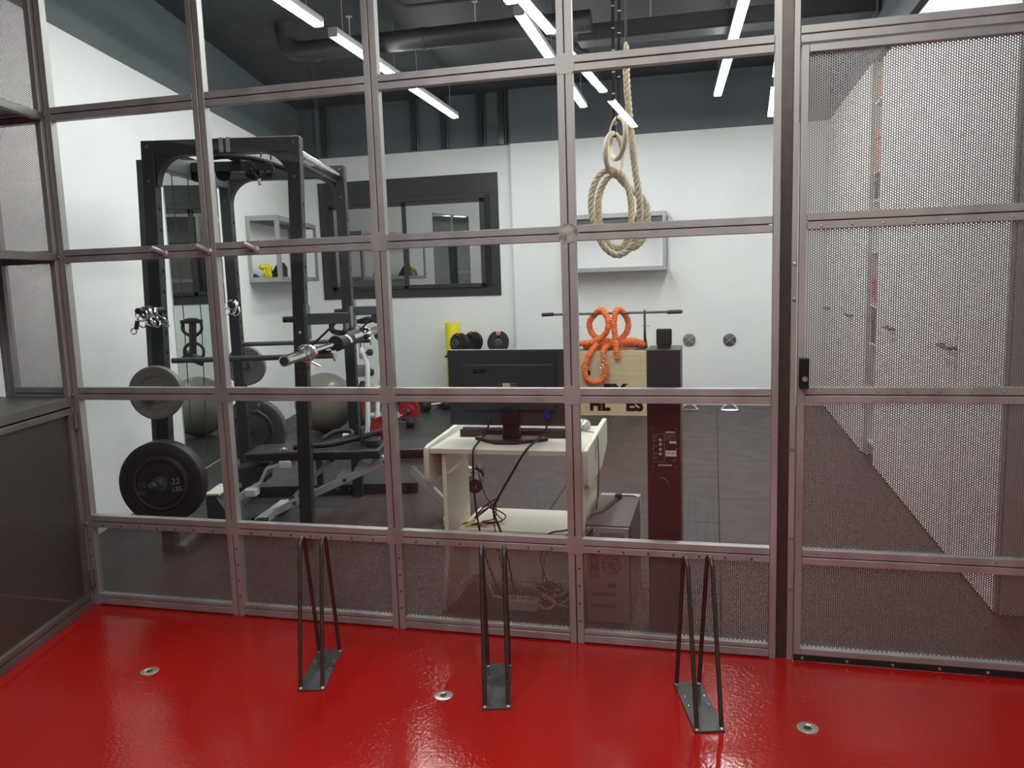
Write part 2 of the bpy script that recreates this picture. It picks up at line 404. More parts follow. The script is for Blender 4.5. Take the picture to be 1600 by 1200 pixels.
# corner post
cp = MB(); xc = CX[0]
cp.box(xc+.002, xc+.03, -DEP/2, DEP/2, 0, ZC); cp.box(xc-.030, xc-.003, -DEP/2-.02, DEP/2, 0, ZC); cp.box(xc-.004, xc+.003, -.008, .012, 0, ZC); cp.box(xc-.036, xc-.030, -.012, .012, 0, ZC)
cp.build('corner_post', M_STEEL, part, bevel=.0015)
for z in (.09, .38, .96, 1.555, 2.142): MB().lathe([(.009, 0), (.008, .006), (.002, .008)], (xc+.001, -.022, z), (0, -1, 0), 10).build('bolt', M_STEEL2, part)
# panels left of the corner post, behind the cupboard
mullion(-3.052)
mullion(-3.25)
for k in range(1, 6):
    MB().box(-3.05, xc-.03, .004, .0055, RZ[k]+.01, RZ[k+1]-.01).build('perforated_panel', M_PERF, part, smooth=False)
for z in RZ[1:]: transom(-3.024, xc-.03, z)
# post between glazing and door
pp = MB(); pp.box(.194, .2175, -DEP/2, DEP/2, 0, ZC); pp.box(.2545, .274, -DEP/2, DEP/2, 0, ZC)
pp.build('post', M_STEEL, part, bevel=.0015)
MB().box(.2175, .2545, -.004, .016, 0, ZC).build('post_channel', M_ROD, part)
# transom light above the door and end post
MB().box(.275, 1.75, -DEP/2, DEP/2, 2.135, 2.160).box(.275, 1.75, -DEP/2, DEP/2, 2.164, 2.189).build('transom', M_STEEL, part, bevel=.0015)
MB().box(.275, 1.75, -.003, .003, 2.18, ZC).build('glass_pane', M_GLASS, part, smooth=False)
MB().box(1.24, 1.30, -DEP/2, DEP/2, 0, 2.14).build('post', M_STEEL, part, bevel=.0015)
MB().box(1.30, 1.75, .004, .0055, .0, 2.14).build('perforated_panel', M_PERF, part, smooth=False)
# three coat pegs welded on the second rail
for x in (-2.207, -2.001, -1.787):
    pg = MB(); pg.tube([(x+.014, -.012, 1.548), (x-.012, -.066, 1.572)], .0105, 12); pg.lathe([(.018, 0), (.015, .004), (.009, .008)], (x+.013, -DEP/2, 1.549), (0, -1, 0), 14)
    pg.build('coat_peg', M_STEEL, part)

# ------------------------------------------------------------------ door
dr = MB()
D0, D1, DZ = .2785, 1.235, [.024, .389, .970, 1.560, 2.128]
dr.box(D0, D0+.024, -DEP/2, DEP/2, DZ[0], DZ[4]); dr.box(D1-.024, D1, -DEP/2, DEP/2, DZ[0], DZ[4])
door = struct(dr.build('door_1', M_STEEL, None, bevel=.0015))
door['label'] = 'framed door of perforated steel sheet'
for k, z in enumerate(DZ):
    mb = MB()
    if k in (0,): mb.box(D0+.024, D1-.024, -DEP/2, DEP/2, z, z+.024)
    elif k == 4: mb.box(D0+.024, D1-.024, -DEP/2, DEP/2, z-.024, z)
    else: mb.box(D0+.024, D1-.024, -DEP/2, DEP/2, z+GAP/2, z+HW).box(D0+.024, D1-.024, -DEP/2, DEP/2, z-HW, z-GAP/2).box(D0+.03, D1-.03, -DEP/2+.012, DEP/2-.002, z-GAP/2, z+GAP/2)
    mb.build('rail', M_STEEL, door, bevel=.0015)
    if k < 4: MB().box(D0+.012, D1-.012, .003, .0045, z+.005, DZ[k+1]-.005).build('perforated_panel', M_PERF, door, smooth=False)
sw = MB(); sw.box(D0, D1, -DEP/2-.004, -DEP/2+.004, .003, .0235); sw.build('sweep', M_RUBBER, door)
rv = MB()
for i in range(7): rv.lathe([(.006, 0), (.005, .003), (.001, .004)], (D0+.03+i*.15, -DEP/2-.004, .014), (0, -1, 0), 8)
for z in (RZ[1]+.016, RZ[2]+.02, RZ[3]-.012):
    for i in range(9): rv.lathe([(.0045, 0), (.0035, .0022), (.001, .003)], (D0+.07+i*.095, -DEP/2, z), (0, -1, 0), 8)
struct(rv.build('rivets', M_STEEL2, door), 'stuff')
lk = MB(); lk.box(.283, .314, -.05, -.017, .997, 1.10); lo = lk.build('lock_box', M_PLAST, door, bevel=.003)
MB().rod((.30, -.05, 1.03), (.30, -.055, 1.03), .009).build('lock_cylinder', M_STEEL2, lo)
for z in (.27, .46, .78, 1.30, 1.42): MB().lathe([(.008, 0), (.007, .004), (.001, .005)], (.265, -DEP/2, z), (0, -1, 0), 10).build('screw', M_STEEL2, part)

# ------------------------------------------------------------------ steel cupboard at the left (wall-aligned)
UF = -2.640
cup = thing('steel_cupboard', 'low perforated steel cupboard with open shelves above, standing in the corner', 'cupboard', (-2.9, -.4, 0), 'R')
def vY(u, y=-.03): return (y - u*SA)/CA
def shelf(z0, z1, name, mt_, front=UF):
    poly = [(front, -1.9), (front, vY(front)), (UW+.005, vY(UW)), (UW+.005, -1.9)]
    o_ = MB().prism(poly, (0, 0, z0), (1, 0, 0), (0, 1, 0), (0, 0, z1-z0)).build(name, mt_, cup, bevel=.001); return o_
shelf(.944, .950, 'counter_top', M_STEEL_SHADED)
shelf(2.146, 2.150, 'shelf', M_STEEL_SHADED); shelf(1.566, 1.570, 'shelf', M_STEEL_SHADED)
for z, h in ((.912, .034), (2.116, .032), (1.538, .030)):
    MB().box(UF-.026, UF, -1.9, vY(UF)-.006, z, z+h).build('shelf_rail', M_STEEL_SHADED, cup, bevel=.0015)
MB().box(UF-.03, UF, -1.9, vY(UF)-.006, .0, .036).build('plinth_rail', M_STEEL_SHADED, cup, bevel=.0015)
for v in (-.20, -1.05): MB().box(UF-.03, UF, v-.015, v+.015, .036, 2.73).build('post', M_STEEL_SHADED, cup, bevel=.0015)
def cupdoor(v0, v1):
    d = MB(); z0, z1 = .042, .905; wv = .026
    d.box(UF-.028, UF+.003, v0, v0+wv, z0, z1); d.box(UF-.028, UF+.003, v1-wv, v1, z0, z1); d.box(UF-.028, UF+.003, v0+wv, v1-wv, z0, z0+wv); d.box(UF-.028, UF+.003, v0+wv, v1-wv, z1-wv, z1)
    o_ = d.build('door', M_STEEL_SHADED, cup, bevel=.0015)
    MB().box(UF-.014, UF-.0125, v0+.01, v1-.01, z0+.01, z1-.01).build('perforated_panel', M_PERF_D, o_, smooth=False)
    for z in (.13, .848): MB().rod((UF+.010, v1+.004, z-.035), (UF+.010, v1+.004, z+.035), .0075).box(UF-.001, UF+.006, v1-.02, v1+.02, z-.032, z+.032).build('hinge', M_STEEL_SHADED, o_)
cupdoor(-.18, .595); cupdoor(-1.03, -.22)
MB().box(UW+.004, UW+.02, -1.9, vY(UW)-.02, .04, .94).build('back_panel', M_RACK, cup)
MB().prism([(UF-.04, -1.9), (UF-.04, vY(UF)-.02), (UW+.02, vY(UW)-.02), (UW+.02, -1.9)], (0, 0, .0), (1, 0, 0), (0, 1, 0), (0, 0, .02)).build('bottom_panel', M_RACK, cup)
MB().prism([(UF-.04, vY(UF-.04)), (UF-.04, vY(UF-.04)-.008), (UW+.02, vY(UW)-.008), (UW+.02, vY(UW))], (0, 0, .02), (1, 0, 0), (0, 1, 0), (0, 0, .91)).build('end_panel', M_RACK, cup)

# ================================================================== LAMPS
def tube_lamp(p, q, z, mt_, label, group, first=[None]):
    p = Vector((p[0], p[1], z)); q = Vector((q[0], q[1], z)); d = (q-p); ln = d.length
    o_ = bpy.data.objects.new('tube_light', None); C.objects.link(o_); BASE[o_.name] = Vector((0, 0, 0))
    tag(o_, label, 'lamp', group)
    k = (mt_.name,)
    MB().box(-.030, .030, -ln/2, ln/2, .006, .05).box(-.033, .033, -ln/2-.012, -ln/2, -.012, .05).box(-.033, .033, ln/2, ln/2+.012, -.012, .05).build('housing', M_CHALL, o_, bevel=.004)
    sec = [(-.030, .006), (-.033, .000), (-.030, -.007), (0, -.010), (.030, -.007), (.033, .000), (.030, .006)]
    MB().prism(sec, (0, -ln/2, 0), (1, 0, 0), (0, 0, 1), (0, ln, 0)).build('diffuser', mt_, o_)
    for s in (-.38, .38): MB().rod((0, s*ln, .05), (0, s*ln, ZC-z), .002, 6).build('hanger_wire', M_CHALL, o_)
    o_.location = (p+q)/2; o_.rotation_euler.z = math.atan2(-(d.x), d.y)
    return o_
gl = 'gym ceiling tubes'
names = [('left', -2.325, -.032), ('middle', -1.115, -.018), ('right', .30, -.055)]
spans = [(.59, 1.88, 'nearest'), (2.10, 3.38, 'second'), (3.62, 4.91, 'farthest')]
for nm, xx, sl in names:
    for y0, y1, wh in spans:
        tube_lamp((xx+sl*y0, y0), (xx+sl*y1, y1), 3.0, M_TUBEG, f'{wh} lit tube of the {nm} row on the gym ceiling', gl)
for nm, xx, sl in (('left', -1.055, -.075), ('right', .31, -.05)):
    for y0, y1, wh in ((-.72, -2.02, 'nearest the partition'), (-2.38, -3.68, 'in the middle'), (-4.01, -5.31, 'farthest from the partition')):
        # mirrored in the panes these read as the slanting reflections
        xs = lambda y: xx + (-y)*(.055 if nm == 'left' else .04)
        tube_lamp((xs(y1), y1), (xs(y0), y0), 2.85, M_TUBEH, f'lit tube {wh}, {nm} row over the red floor', 'tubes over the red floor')

# ================================================================== CEILING SERVICES
dz = 3.2
dct = MB(); pts = [(-3.24, 3.02, ZC), (-3.24, 3.02, dz+.16), (-3.22, 3.02, dz+.07), (-3.16, 3.02, dz+.015), (-3.06, 3.02, dz), (-2.9, 3.02, dz), (-.85, 3.04, dz)]
dct.tube(spline(pts, 6), .075, 18)
for x in (-3.0, -2.1, -1.2): dct.lathe([(.079, -.02), (.081, -.02), (.081, .02), (.079, .02)], (x, 3.03, dz), (1, 0, 0), 18)
dc = solo('round_duct', dct, M_DUCT, 'round dark duct with an elbow running across the gym ceiling', 'duct', (-2, 3.0, 3.1))
solo('square_duct', MB().box(-.98, 1.06, 3.22, 3.42, 3.12, 3.235).box(-.98, 1.06, 3.21, 3.225, 3.112, 3.126), M_DUCT, 'square dark duct hung below the gym ceiling', 'duct', (.1, 3.4, 3.12), bevel=.004)
for i, (pts, r, lb) in enumerate([
    ([(-2.2, 2.2, 3.40), (-2.2, 2.6, 3.38), (-2.15, 2.75, 3.36), (-2.0, 2.80, 3.36), (-.6, 2.80, 3.36), (1.0, 2.86, 3.36)], .013, 'thin pipe with a bend left of the duct on the gym ceiling'),
    ([(-1.9, 1.9, 3.39), (-1.42, 2.75, 3.39)], .016, 'short slanting pipe in front of the round duct'),
    ([(-1.55, 3.5, 3.39), (-1.1, 4.6, 3.39)], .016, 'slanting pipe behind the round duct'),
    ([(-.5, 4.2, 3.36), (1.0, 4.3, 3.36)], .014, 'thin level pipe behind the square duct')]):
    mb = MB(); mb.tube(spline(pts, 6) if len(pts) > 2 else pts, r, 10)
    solo('ceiling_pipe', mb, M_DUCT, lb, 'pipe', pts[0], group='pipes on the gym ceiling')
for x in (-2.7, -1.7, -.45, .55):
    y = 3.03 if x < -1 else 3.32
    zb = 3.27 if x < -1 else 3.235
    solo('duct_hanger', MB().rod((x, y, zb), (x, y, ZC), .005, 8).box(x-.02, x+.02, y-.02, y+.02, ZC-.004, ZC), M_CHALL, 'thin threaded rod holding up the %s duct, %s' % ('round' if x < -1 else 'square', {-2.7: 'nearer its elbow', -1.7: 'nearer the middle of the gym', -.45: 'at its left end', .55: 'at its right end'}[x]), 'rod', (x, y, zb), group='duct hangers')
ribx = [(-4.35, 'beside the left wall'), (-3.25, 'second from the left wall'), (-2.90, 'third from the left wall'), (-2.47, 'fourth from the left wall'), (-2.23, 'nearest the wall step')]
for x, lb in ribx:
    mb = MB(); mb.box(x-.045, x+.01, YB-.035, YB, ZP+.01, ZC); mb.tube([(x+.028, YB-.022, ZP+.02), (x+.028, YB-.022, ZC)], .016, 10)
    solo('wall_rib', mb, M_RIB, 'dark upright rib and pipe on slate wall above window, ' + lb, 'pipe', (x, YB, ZP), group='ribs above the window')

# ================================================================== BACK WINDOW
X0, X1, Z0, Z1 = -4.49, -2.315, 1.222, 2.572
wf = MB(); y0 = YB-.012
wf.box(X0, X1, y0, YB+.001, Z1-.215, Z1)                                   # blind box
wf.box(X0, X0+.13, y0, YB+.001, Z0, Z1-.215); wf.box(X1-.16, X1, y0, YB+.001, Z0, Z1-.215); wf.box(X0+.13, X1-.16, y0, YB+.001, Z0, Z0+.10)
win = struct(wf.build('window_1', M_WFRAME, None, bevel=.003)); win['label'] = 'dark framed sliding window'
MB().box(X0+.13, X1-.16, y0-.016, YB, Z1-.27, Z1-.21).build('frame_rail', M_WFRAME, win, bevel=.004)
xm = (X0+X1)/2-.02
for a_, b_, dy in ((X0+.13, xm+.03, -.012), (xm-.03, X1-.16, -.026)):
    fr = MB(); t_ = .055
    fr.box(a_, a_+t_, YB+dy-.012, YB+dy+.008, Z0+.10, Z1-.27); fr.box(b_-t_, b_, YB+dy-.012, YB+dy+.008, Z0+.10, Z1-.27); fr.box(a_, b_, YB+dy-.012, YB+dy+.008, Z0+.10, Z0+.145); fr.box(a_, b_, YB+dy-.012, YB+dy+.008, Z1-.315, Z1-.27)
    sh = fr.build('sash', M_WFRAME, win, bevel=.003)
    MB().box(a_+.04, b_-.04, YB+dy-.006, YB+dy-.001, Z0+.12, Z1-.29).build('pane', M_WINGL, sh, smooth=False)
MB().box(X1-.14, X1-.11, YB-.05, YB-.012, 1.62, 1.74).build('latch', M_PLAST, win, bevel=.003)
MB().box(X1-.16, X1-.10, YB-.02, YB-.01, Z0+.10, Z1-.24).build('track', M_PLAST, win)

# ================================================================== CABINET ROW ON THE RIGHT
XF = 1.09
def cabinet(y0, y1, h, hy, label):
    c = thing('wall_cabinet', label, 'cabinet', (1.4, (y0+y1)/2, 0), group='white cabinets')
    MB().box(XF+.02, 1.755, y0, y1, 0, h).build('carcass', M_WHITE, c, bevel=.002)
    ym = (y0+y1)/2
    for a_, b_ in ((y0, ym), (ym, y1)):
        d = MB().box(XF, XF+.018, a_+.002, b_-.002, .01, h-.004).build('door', M_WHITE, c, bevel=.002)
        if a_ <= hy <= b_:
            MB().tube([(XF, hy-.10, 1.015), (XF-.035, hy-.10, 1.015), (XF-.035, hy+.10, 1.015), (XF, hy+.10, 1.015)], .008, 8).build('handle', M_ROD, d)
cabinet(.53, 1.83, 2.78, 1.27, 'tall white cabinet with dark bar handle nearest the perforated door')
cabinet(1.83, 3.12, 2.78, 2.58, 'tall white cabinet on the near side of the narrow open shelf')
cabinet(3.50, 4.72, 2.845, 4.19, 'tall white cabinet on the far side of the narrow open shelf')
cabinet(4.72, 5.77, 2.845, 5.55, 'tall white cabinet at the far end against the back wall')
ns = thing('open_shelf', 'narrow open shelf of coloured things between the white cabinets', 'shelf', (1.4, 3.31, 0))
MB().box(1.50, 1.52, 3.122, 3.498, 0, 2.8).build('back_panel', M_WHITE, ns)
for z in (.10, .48, .83, 1.11, 1.5, 1.86, 2.06, 2.55): MB().box(1.12, 1.50, 3.122, 3.498, z, z+.018).build('board', M_WHITE, ns, bevel=.001)
for z, h, mt_, lb in ((2.568, .2, M_TAN, 'tan box on the top board of the narrow shelf'), (2.078, .28, M_SALMON, 'salmon box on the second board of the narrow shelf'), (1.878, .13, M_PLAST2, 'black box under the salmon box in the narrow shelf'),
                      (1.128, .05, M_TAN, 'flat tan box under the magenta box in the narrow shelf'), (1.178, .14, M_PINK, 'magenta box in the middle of the narrow shelf'), (.848, .22, M_PLAST, 'black box below the magenta box in the narrow shelf'), (.498, .2, M_SILVER, 'grey box low in the narrow shelf')):
    b_ = thing('storage_box', lb, 'box', (1.25, 3.31, z), group='boxes in the narrow shelf')
    MB().box(1.125, 1.40, 3.16, 3.47, z, z+h*.78).build('body', mt_, b_, bevel=.003)
    MB().box(1.120, 1.405, 3.155, 3.475, z+h*.78, z+h).build('lid', mt_, b_, bevel=.003)

# ================================================================== WALL SHELVES (steel boxes)
def wall_box(name, label, base, frame, p, ax, ay, wid, dep, z0, z1, back=True):
    """p: wall corner, ax along the wall, ay out of the wall (frame coordinates)"""
    t_ = thing(name, label, 'shelf', base, frame, 'steel wall shelves')
    p, ax, ay = Vector((*p, 0)), Vector((*ax, 0)), Vector((*ay, 0)); UP = Vector((0, 0, 1)); q = .038
    def bar(a0, a1, b0, b1, za, zb, nm, mtt=M_GSHELF):
        poly = [(a0, b0), (a1, b0), (a1, b1), (a0, b1)]
        return MB().prism(poly, p+UP*za, ax, ay, UP*(zb-za)).build(nm, mtt, t_, bevel=.0015)
    for z, nm in ((z0, 'bottom_board'), (z1-.004, 'top_board')): bar(0, wid, 0, dep, z, z+.004, nm)
    for a0 in (0, wid-q):
        for b0 in (0, dep-.004):
            bar(a0, a0+q, b0, b0+.004, z0, z1, 'post')
        for b0 in (0, dep-q): bar(a0 if a0 else 0, (a0+q if a0 else .004) if not a0 else wid, b0, b0+q, z0, z1, 'post') if False else bar((0 if not a0 else wid-.004), (.004 if not a0 else wid), b0, b0+q, z0, z1, 'post')
    for z in (z0, z1-.045): bar(q, wid-q, dep-.004, dep, z, z+.045, 'edge_strip'); bar(0, .004, q, dep-q, z, z+.045, 'edge_strip'); bar(wid-.004, wid, q, dep-q, z, z+.045, 'edge_strip'); bar(q, wid-q, 0, .004, z, z+.045, 'edge_strip')
    for a0 in (.02, wid-.02):
        for z in (z0+.022, z1-.022):
            MB().lathe([(.006, 0), (.005, .003), (.001, .004)], p+ax*a0+ay*dep+UP*z, ay, 8).build('bolt', M_STEEL2, t_)
    return t_
wall_box('wall_shelf', 'grey steel box shelf holding coloured straps on the left wall', (-3.0, 5.4, 1.44), 'R', (UW, 4.68), (0, 1), (1, 0), 1.42, .305, 1.442, 2.052)
wall_box('wall_shelf', 'empty grey steel box shelf on the back wall behind the rope', (-1.0, YB-.07, 1.44), 'W', (-1.545, YB-.07), (1, 0), (0, -1), 1.075, .28, 1.440, 2.035)
# things on the left shelf
yb = MB(); rs_ = random.Random(5)
for q in range(9): yb.sphere((-3.055+rs_.uniform(-.03, .04), 4.82+rs_.uniform(-.05, .05), 1.485+rs_.uniform(-.01, .10)), rs_.uniform(.030, .045), 12, 8, (rs_.uniform(.8, 1.3), rs_.uniform(.8, 1.4), rs_.uniform(.5, .8)))
for q in range(3): yb.tube(spline([(-3.06+q*.02, 4.80, 1.60), (-3.05+q*.025, 4.75, 1.56), (-3.03+q*.02, 4.73, 1.50), (-3.02+q*.012, 4.76, 1.46)], 5), .009, 8)
solo('strap_bundle', yb, M_YEL, 'yellow strap bundle on the left wall shelf', 'strap', (-3.055, 4.82, 1.446), 'R', 'straps on the wall shelf')
bb = MB()
bb.prism([(-.09, 0), (.08, 0), (.085, .13), (.05, .19), (.0, .14), (-.06, .05)], (-3.01, 4.93, 1.446), (1, 0, 0), (0, 0, 1), (0, .17, 0))
solo('gym_bag', bb, M_STRAP, 'black cloth bag leaning right of the yellow straps', 'bag', (-3.0, 5.0, 1.446), 'R', bevel=.018)
bl = MB(); bl.sphere((-3.128, 4.75, 1.474), .034, 14, 8, (1.1, 1.4, .8)); bl.tube(spline([(-3.15, 4.735, 1.49), (-3.125, 4.715, 1.515), (-3.095, 4.735, 1.48)], 5), .009, 8)
solo('strap_bundle', bl, M_BLUEB, 'blue strap bundle left of the yellow straps', 'strap', (-3.128, 4.75, 1.446), 'R', 'straps on the wall shelf')
lm = MB(); lm.tube([Vector((-2.93, 5.75, 1.50))+Vector((.0, math.cos(a_)*.05, math.sin(a_)*.045)) for a_ in [i*2*math.pi/20 for i in range(20)]], .018, 8, closed=True)
solo('hand_weight', lm, M_LIME, 'lime ring weight at the far end of the left wall shelf', 'weight', (-2.93, 5.75, 1.446), 'R')
tr_ = MB(); tr_.box(-3.1, -2.92, 5.82, 6.04, 1.446, 1.462).sphere((-3.0, 5.92, 1.468), .05, 12, 8, (1.2, 1.2, .35))
solo('small_tray', tr_, M_IRON, 'small grey tray beyond the lime weight', 'tray', (-3.0, 5.93, 1.446), 'R', bevel=.003)
# mirror on the left wall
mir = thing('wall_mirror', 'tall frameless mirror on the white left wall behind the rack', 'mirror', (UW, 3.5, .01), 'R')
MB().box(UW, UW+.004, 2.965, 4.0, .015, 2.40).build('backing', M_PLAST, mir)
MB().box(UW+.004, UW+.007, 2.962, 4.003, .012, 2.403).build('glass', M_MIRROR, mir, smooth=False)

# ================================================================== POWER RACK (wall-aligned frame)
U0, U1, V0, V1, HR = -2.555, -1.755, 1.30, 2.415, 2.145
TW, TD = .066, .070
rack = thing('power_rack', 'black power rack with two arched frames standing against the left wall', 'rack', (-2.15, 1.86, 0), 'R')
def lean(o_, k):
    for q in o_.data.vertices: q.co.x -= k*(HR-q.co.z)/HR
def upright(u0, v0):
    kl = {True: .078, False: .068}[u0 < -2.2] if v0 == V0 else 0.
    o_ = MB().box(u0, u0+TW, v0, v0+TD, .0, HR).build('upright', M_RACK, rack, bevel=.004); lean(o_, kl)
    hb = MB()
    for k in range(13):
        z = .55 + k*.105
        hb.rod((u0+TW-.001, v0+TD/2, z), (u0+TW+.0008, v0+TD/2, z), .011, 10)
    h_ = struct(hb.build('holes', M_INK, o_), 'stuff'); lean(h_, kl)
    bt = MB()
    for z in (HR-.03, HR-.20): bt.lathe([(.009, 0), (.008, .004), (.003, .006)], (u0+TW/2, v0, z), (0, -1, 0), 8)
    h_ = struct(bt.build('bolts', M_RACKG, o_), 'stuff'); lean(h_, kl)
    for z in (1.16, 1.06):
        MB().lathe([(.009, 0), (.007, .002), (.001, .0025)], (u0+TW/2-kl*(HR-z)/HR, v0, z), (0, -1, 0), 10).build('pin_end', M_CHROME, o_) if u0 > -2 else None
for vv in (V0, V1-TD):
    upright(U0, vv); upright(U1-TW, vv)
    MB().box(U0+TW, U1-TW, vv, vv+TD, HR-.075, HR).build('header', M_RACK, rack, bevel=.004)
    for s in (0, 1):                              # curved corner gussets
        g = [(0, 0), (.155, 0)] + [(.155*(1-math.sin(t_)) , -.155*(1-math.cos(t_))) for t_ in [i*math.pi/2/10 for i in range(11)]]
        g = [(0, 0)] + [(.150-.150*math.sin(i*math.pi/20), -.150+.150*math.cos(i*math.pi/20)) for i in range(11)]
        uu = U0+TW if s == 0 else U1-TW
        MB().prism(g, (uu, vv+.004, HR-.073), (1 if s == 0 else -1, 0, 0), (0, 0, 1), (0, TD-.008, 0)).build('gusset', M_RACK, rack)
MB().box(U0+.005, U0+TW-.003, V0+TD, V1-TD, HR-.125, HR-.045).build('side_beam', M_RACKG, rack, bevel=.004)
MB().rod((U1-.035, V0+TD, HR-.065), (U1-.035, V1-TD, HR-.065), .0185, 16).build('pull_up_bar', M_CHROME, rack)
MB().rod((U1-.062, V0+TD, HR-.105), (U1-.062, V1-TD, HR-.105), .013, 14).build('pull_up_bar', M_RACK, rack)
lean(MB().box(U0-.032, U0, V0+.01, V0+.06, .5, HR-.09).build('side_plate', M_RACKG, rack, bevel=.003), .070)
MB().box(U0+.005, U0+TW-.005, V0-.03, V1, 0, .05).build('base_beam', M_RACKG, rack, bevel=.004)
bb_ = MB().box(U0-.10, U1+.36, V1-.02, V1+.045, 0, .072).build('base_beam', M_RACK, rack, bevel=.004)
for u in (-1.93, -1.85, -1.80): MB().lathe([(.011, 0), (.009, .004), (.002, .006)], (u, V1-.02, .04), (0, -1, 0), 10).build('bolt', M_RACKG, bb_)
for u in (U0+.07, U0+.42): MB().box(u, u+.02, V0+.2, V0+.3, .05, .06).build('base_tab', M_RACKG, rack)
MB().box(-2.07, -2.03, V1-.01, V1+.03, .07, .32).build('stub_post', M_RACK, rack, bevel=.003)
# safety rods across both frames, ends carry the barbell
for vv in (V0+.035, V1-.035):
    o_ = MB().rod((U0+.05, vv, 1.032), (U1+.10, vv, 1.032), .0145, 16).build('safety_rod', M_RACKG, rack)
    MB().lathe([(.030, 0), (.030, .006), (.014, .009)], (U1+.10, vv, 1.032), (1, 0, 0), 18).build('end_disc', M_CHROME, o_)
# side arms with dip handles
for vv in (V0+.035, V1-.035):
    UA = U1 - (.032 if vv < 1.8 else 0)
    ar = MB().box(UA, UA+.225, vv-.03, vv+.03, 1.198, 1.255).box(UA+.225, UA+.237, vv-.034, vv+.034, 1.175, 1.285).box(UA-.006, UA+.012, vv-.038, vv+.038, 1.12, 1.30).build('side_arm', M_RACKG, rack, bevel=.003)
    MB().rod((UA-TW-.055, vv, 1.228), (UA-TW, vv, 1.228), .016, 12).build('locking_pin', M_RACK, ar)
    MB().rod((UA+.004, vv-.01, 1.075), (UA+.15, vv-.01, 1.20), .006, 8).build('brace_rod', M_RACK, ar)
    hd = MB().tube(spline([(UA+.13, vv-.01, 1.20), (UA+.135, vv-.02, 1.165), (UA+.17, vv-.05, 1.155), (UA+.215, vv-.10, 1.160), (UA+.22, vv-.06, 1.195)], 6), .014, 10).build('dip_handle', M_RUBBER, ar)
# storage pegs
for (u, v, z, dv, r) in ((U0+TW/2-.005, V0, .890, -.24, .024), (U0+TW/2+.018, V0, .446, -.30, .024), (U0+TW/2-.01, V1, .875, .22, .024), (U0+TW/2-.01, V1, .43, .26, .024)):
    MB().rod((u, v, z), (u, v+dv, z), r, 18).lathe([(.042, 0), (.042, .008)], (u, v, z), (0, 1 if dv > 0 else -1, 0), 16).build('plate_peg', M_RACK, rack)
for (u, v) in ((U0+TW/2, V0), (U0+TW/2+.03, V1-TD)):
    MB().rod((u, v, 1.30), (u, v-(.26 if v == V0 else .14), 1.303), .0155, 14).build('clip_peg', M_RUBBER, rack)
# pulley station
pb = MB().box(U0+TW, U0+.52, 1.75, 1.81, 2.045, 2.10).build('pulley_beam', M_RACK, rack, bevel=.004)
MB().box(U0+.30, U0+.35, V0+TD, V1-TD, 2.10, 2.14).build('ceiling_beam', M_RACK, rack, bevel=.004)
for u in (U0+.09, U0+.235, U0+.40):
    MB().lathe([(.020, -.012), (.038, -.012), (.031, -.004), (.031, .004), (.038, .012), (.020, .012)], (u, 1.78, 2.035), (0, 1, 0), 22).build('pulley', M_PLAST, pb)
for u in (-2.150, -2.115): MB().box(u-.010, u+.010, V0-.003, V0+.02, HR-.07, HR+.003).build('header_strap', M_GSHELF, rack)
cb = MB().tube([(-2.662, 1.9, 2.06), (-2.660, 1.9, 1.24), (-2.672, 1.9, .62)], .0028, 6); cb.build('cable', M_RUBBER, rack)
MB().tube([(-2.57, 1.9, 2.03), (-2.556, 1.9, 1.23), (-2.588, 1.9, .42)], .0028, 6).build('cable', M_RUBBER, rack)
MB().rod((U0+.03, 1.76, 2.035), (-2.662, 1.9, 2.06), .01, 8).build('cable_guide', M_RACK, rack)
MB().rod((-2.69, 1.93, 1.02), (-2.59, 1.97, .96), .028, 14).build('guide_roller', M_RUBBER, rack)
# low foot plate of the cable station
fp = MB(); fp.prism([(0, 0), (.16, 0), (.16, .035), (.06, .21), (0, .21)], (-2.45, 1.48, .05), (1, 0, 0), (0, 0, 1), (0, .22, 0)); fo = fp.build('foot_plate', M_RACKG, rack, bevel=.004)
MB().box(-2.452, -2.37, 1.475, 1.705, .262, .275).build('plate_top', M_CREAM, fo, bevel=.002)
MB().box(-2.36, -2.19, 1.72, 1.86, .27, .36).build('low_pulley_box', M_RACK, rack, bevel=.006)
cv = MB(); pl = [(-2.36, .20), (-2.28, .235), (-2.215, .29), (-2.18, .36), (-2.10, .385)]
cv.prism([(a, b) for a, b in pl] + [(a+.012, b-.012) for a, b in pl[::-1]], (0, 1.70, 0), (1, 0, 0), (0, 0, 1), (0, .18, 0)); bo = cv.build('curved_bracket', M_BENCHW, rack)
MB().box(-2.10, -2.03, 1.70, 1.80, .352, .398).build('bracket_block', M_WPLAST, bo, bevel=.006); MB().box(-2.30, -2.23, 1.66, 1.74, .20, .245).build('bracket_block', M_WPLAST, bo, bevel=.006)
# things hung on the rack
def ring_pts(c, r, ux, uy, n=20, sy_=1.): return [Vector(c)+Vector(ux)*(r*math.cos(2*math.pi*i/n))+Vector(uy)*(r*sy_*math.sin(2*math.pi*i/n)) for i in range(n)]
def spring_clip(u, v, z, tilt, label):
    t_ = thing('spring_clip', label, 'clip', (u, v, z), 'R', 'spring clips on the rack pegs')
    coil = []
    for i in range(61):
        a_ = 2*math.pi*i/20; coil.append((u+.028*math.cos(a_), v-.015+.030*i/60, z-.010+.028*math.sin(a_)))
    MB().tube(coil, .0042, 8).build('coil', M_CHROME, t_)
    for s, vv in ((-1, -.015), (1, .015)):
        L_ = spline([(u+.026*s, v+vv, z-.02), (u+.05*s+tilt, v+vv*.8, z-.062), (u+.032*s+tilt*1.6, v+vv*.5, z-.082), (u+.01*s+tilt, v+vv*.6, z-.058), (u+.018*s, v+vv, z-.03)], 6)
        MB().tube(L_, .0040, 8).build('handle', M_CHROME, t_)
    return t_
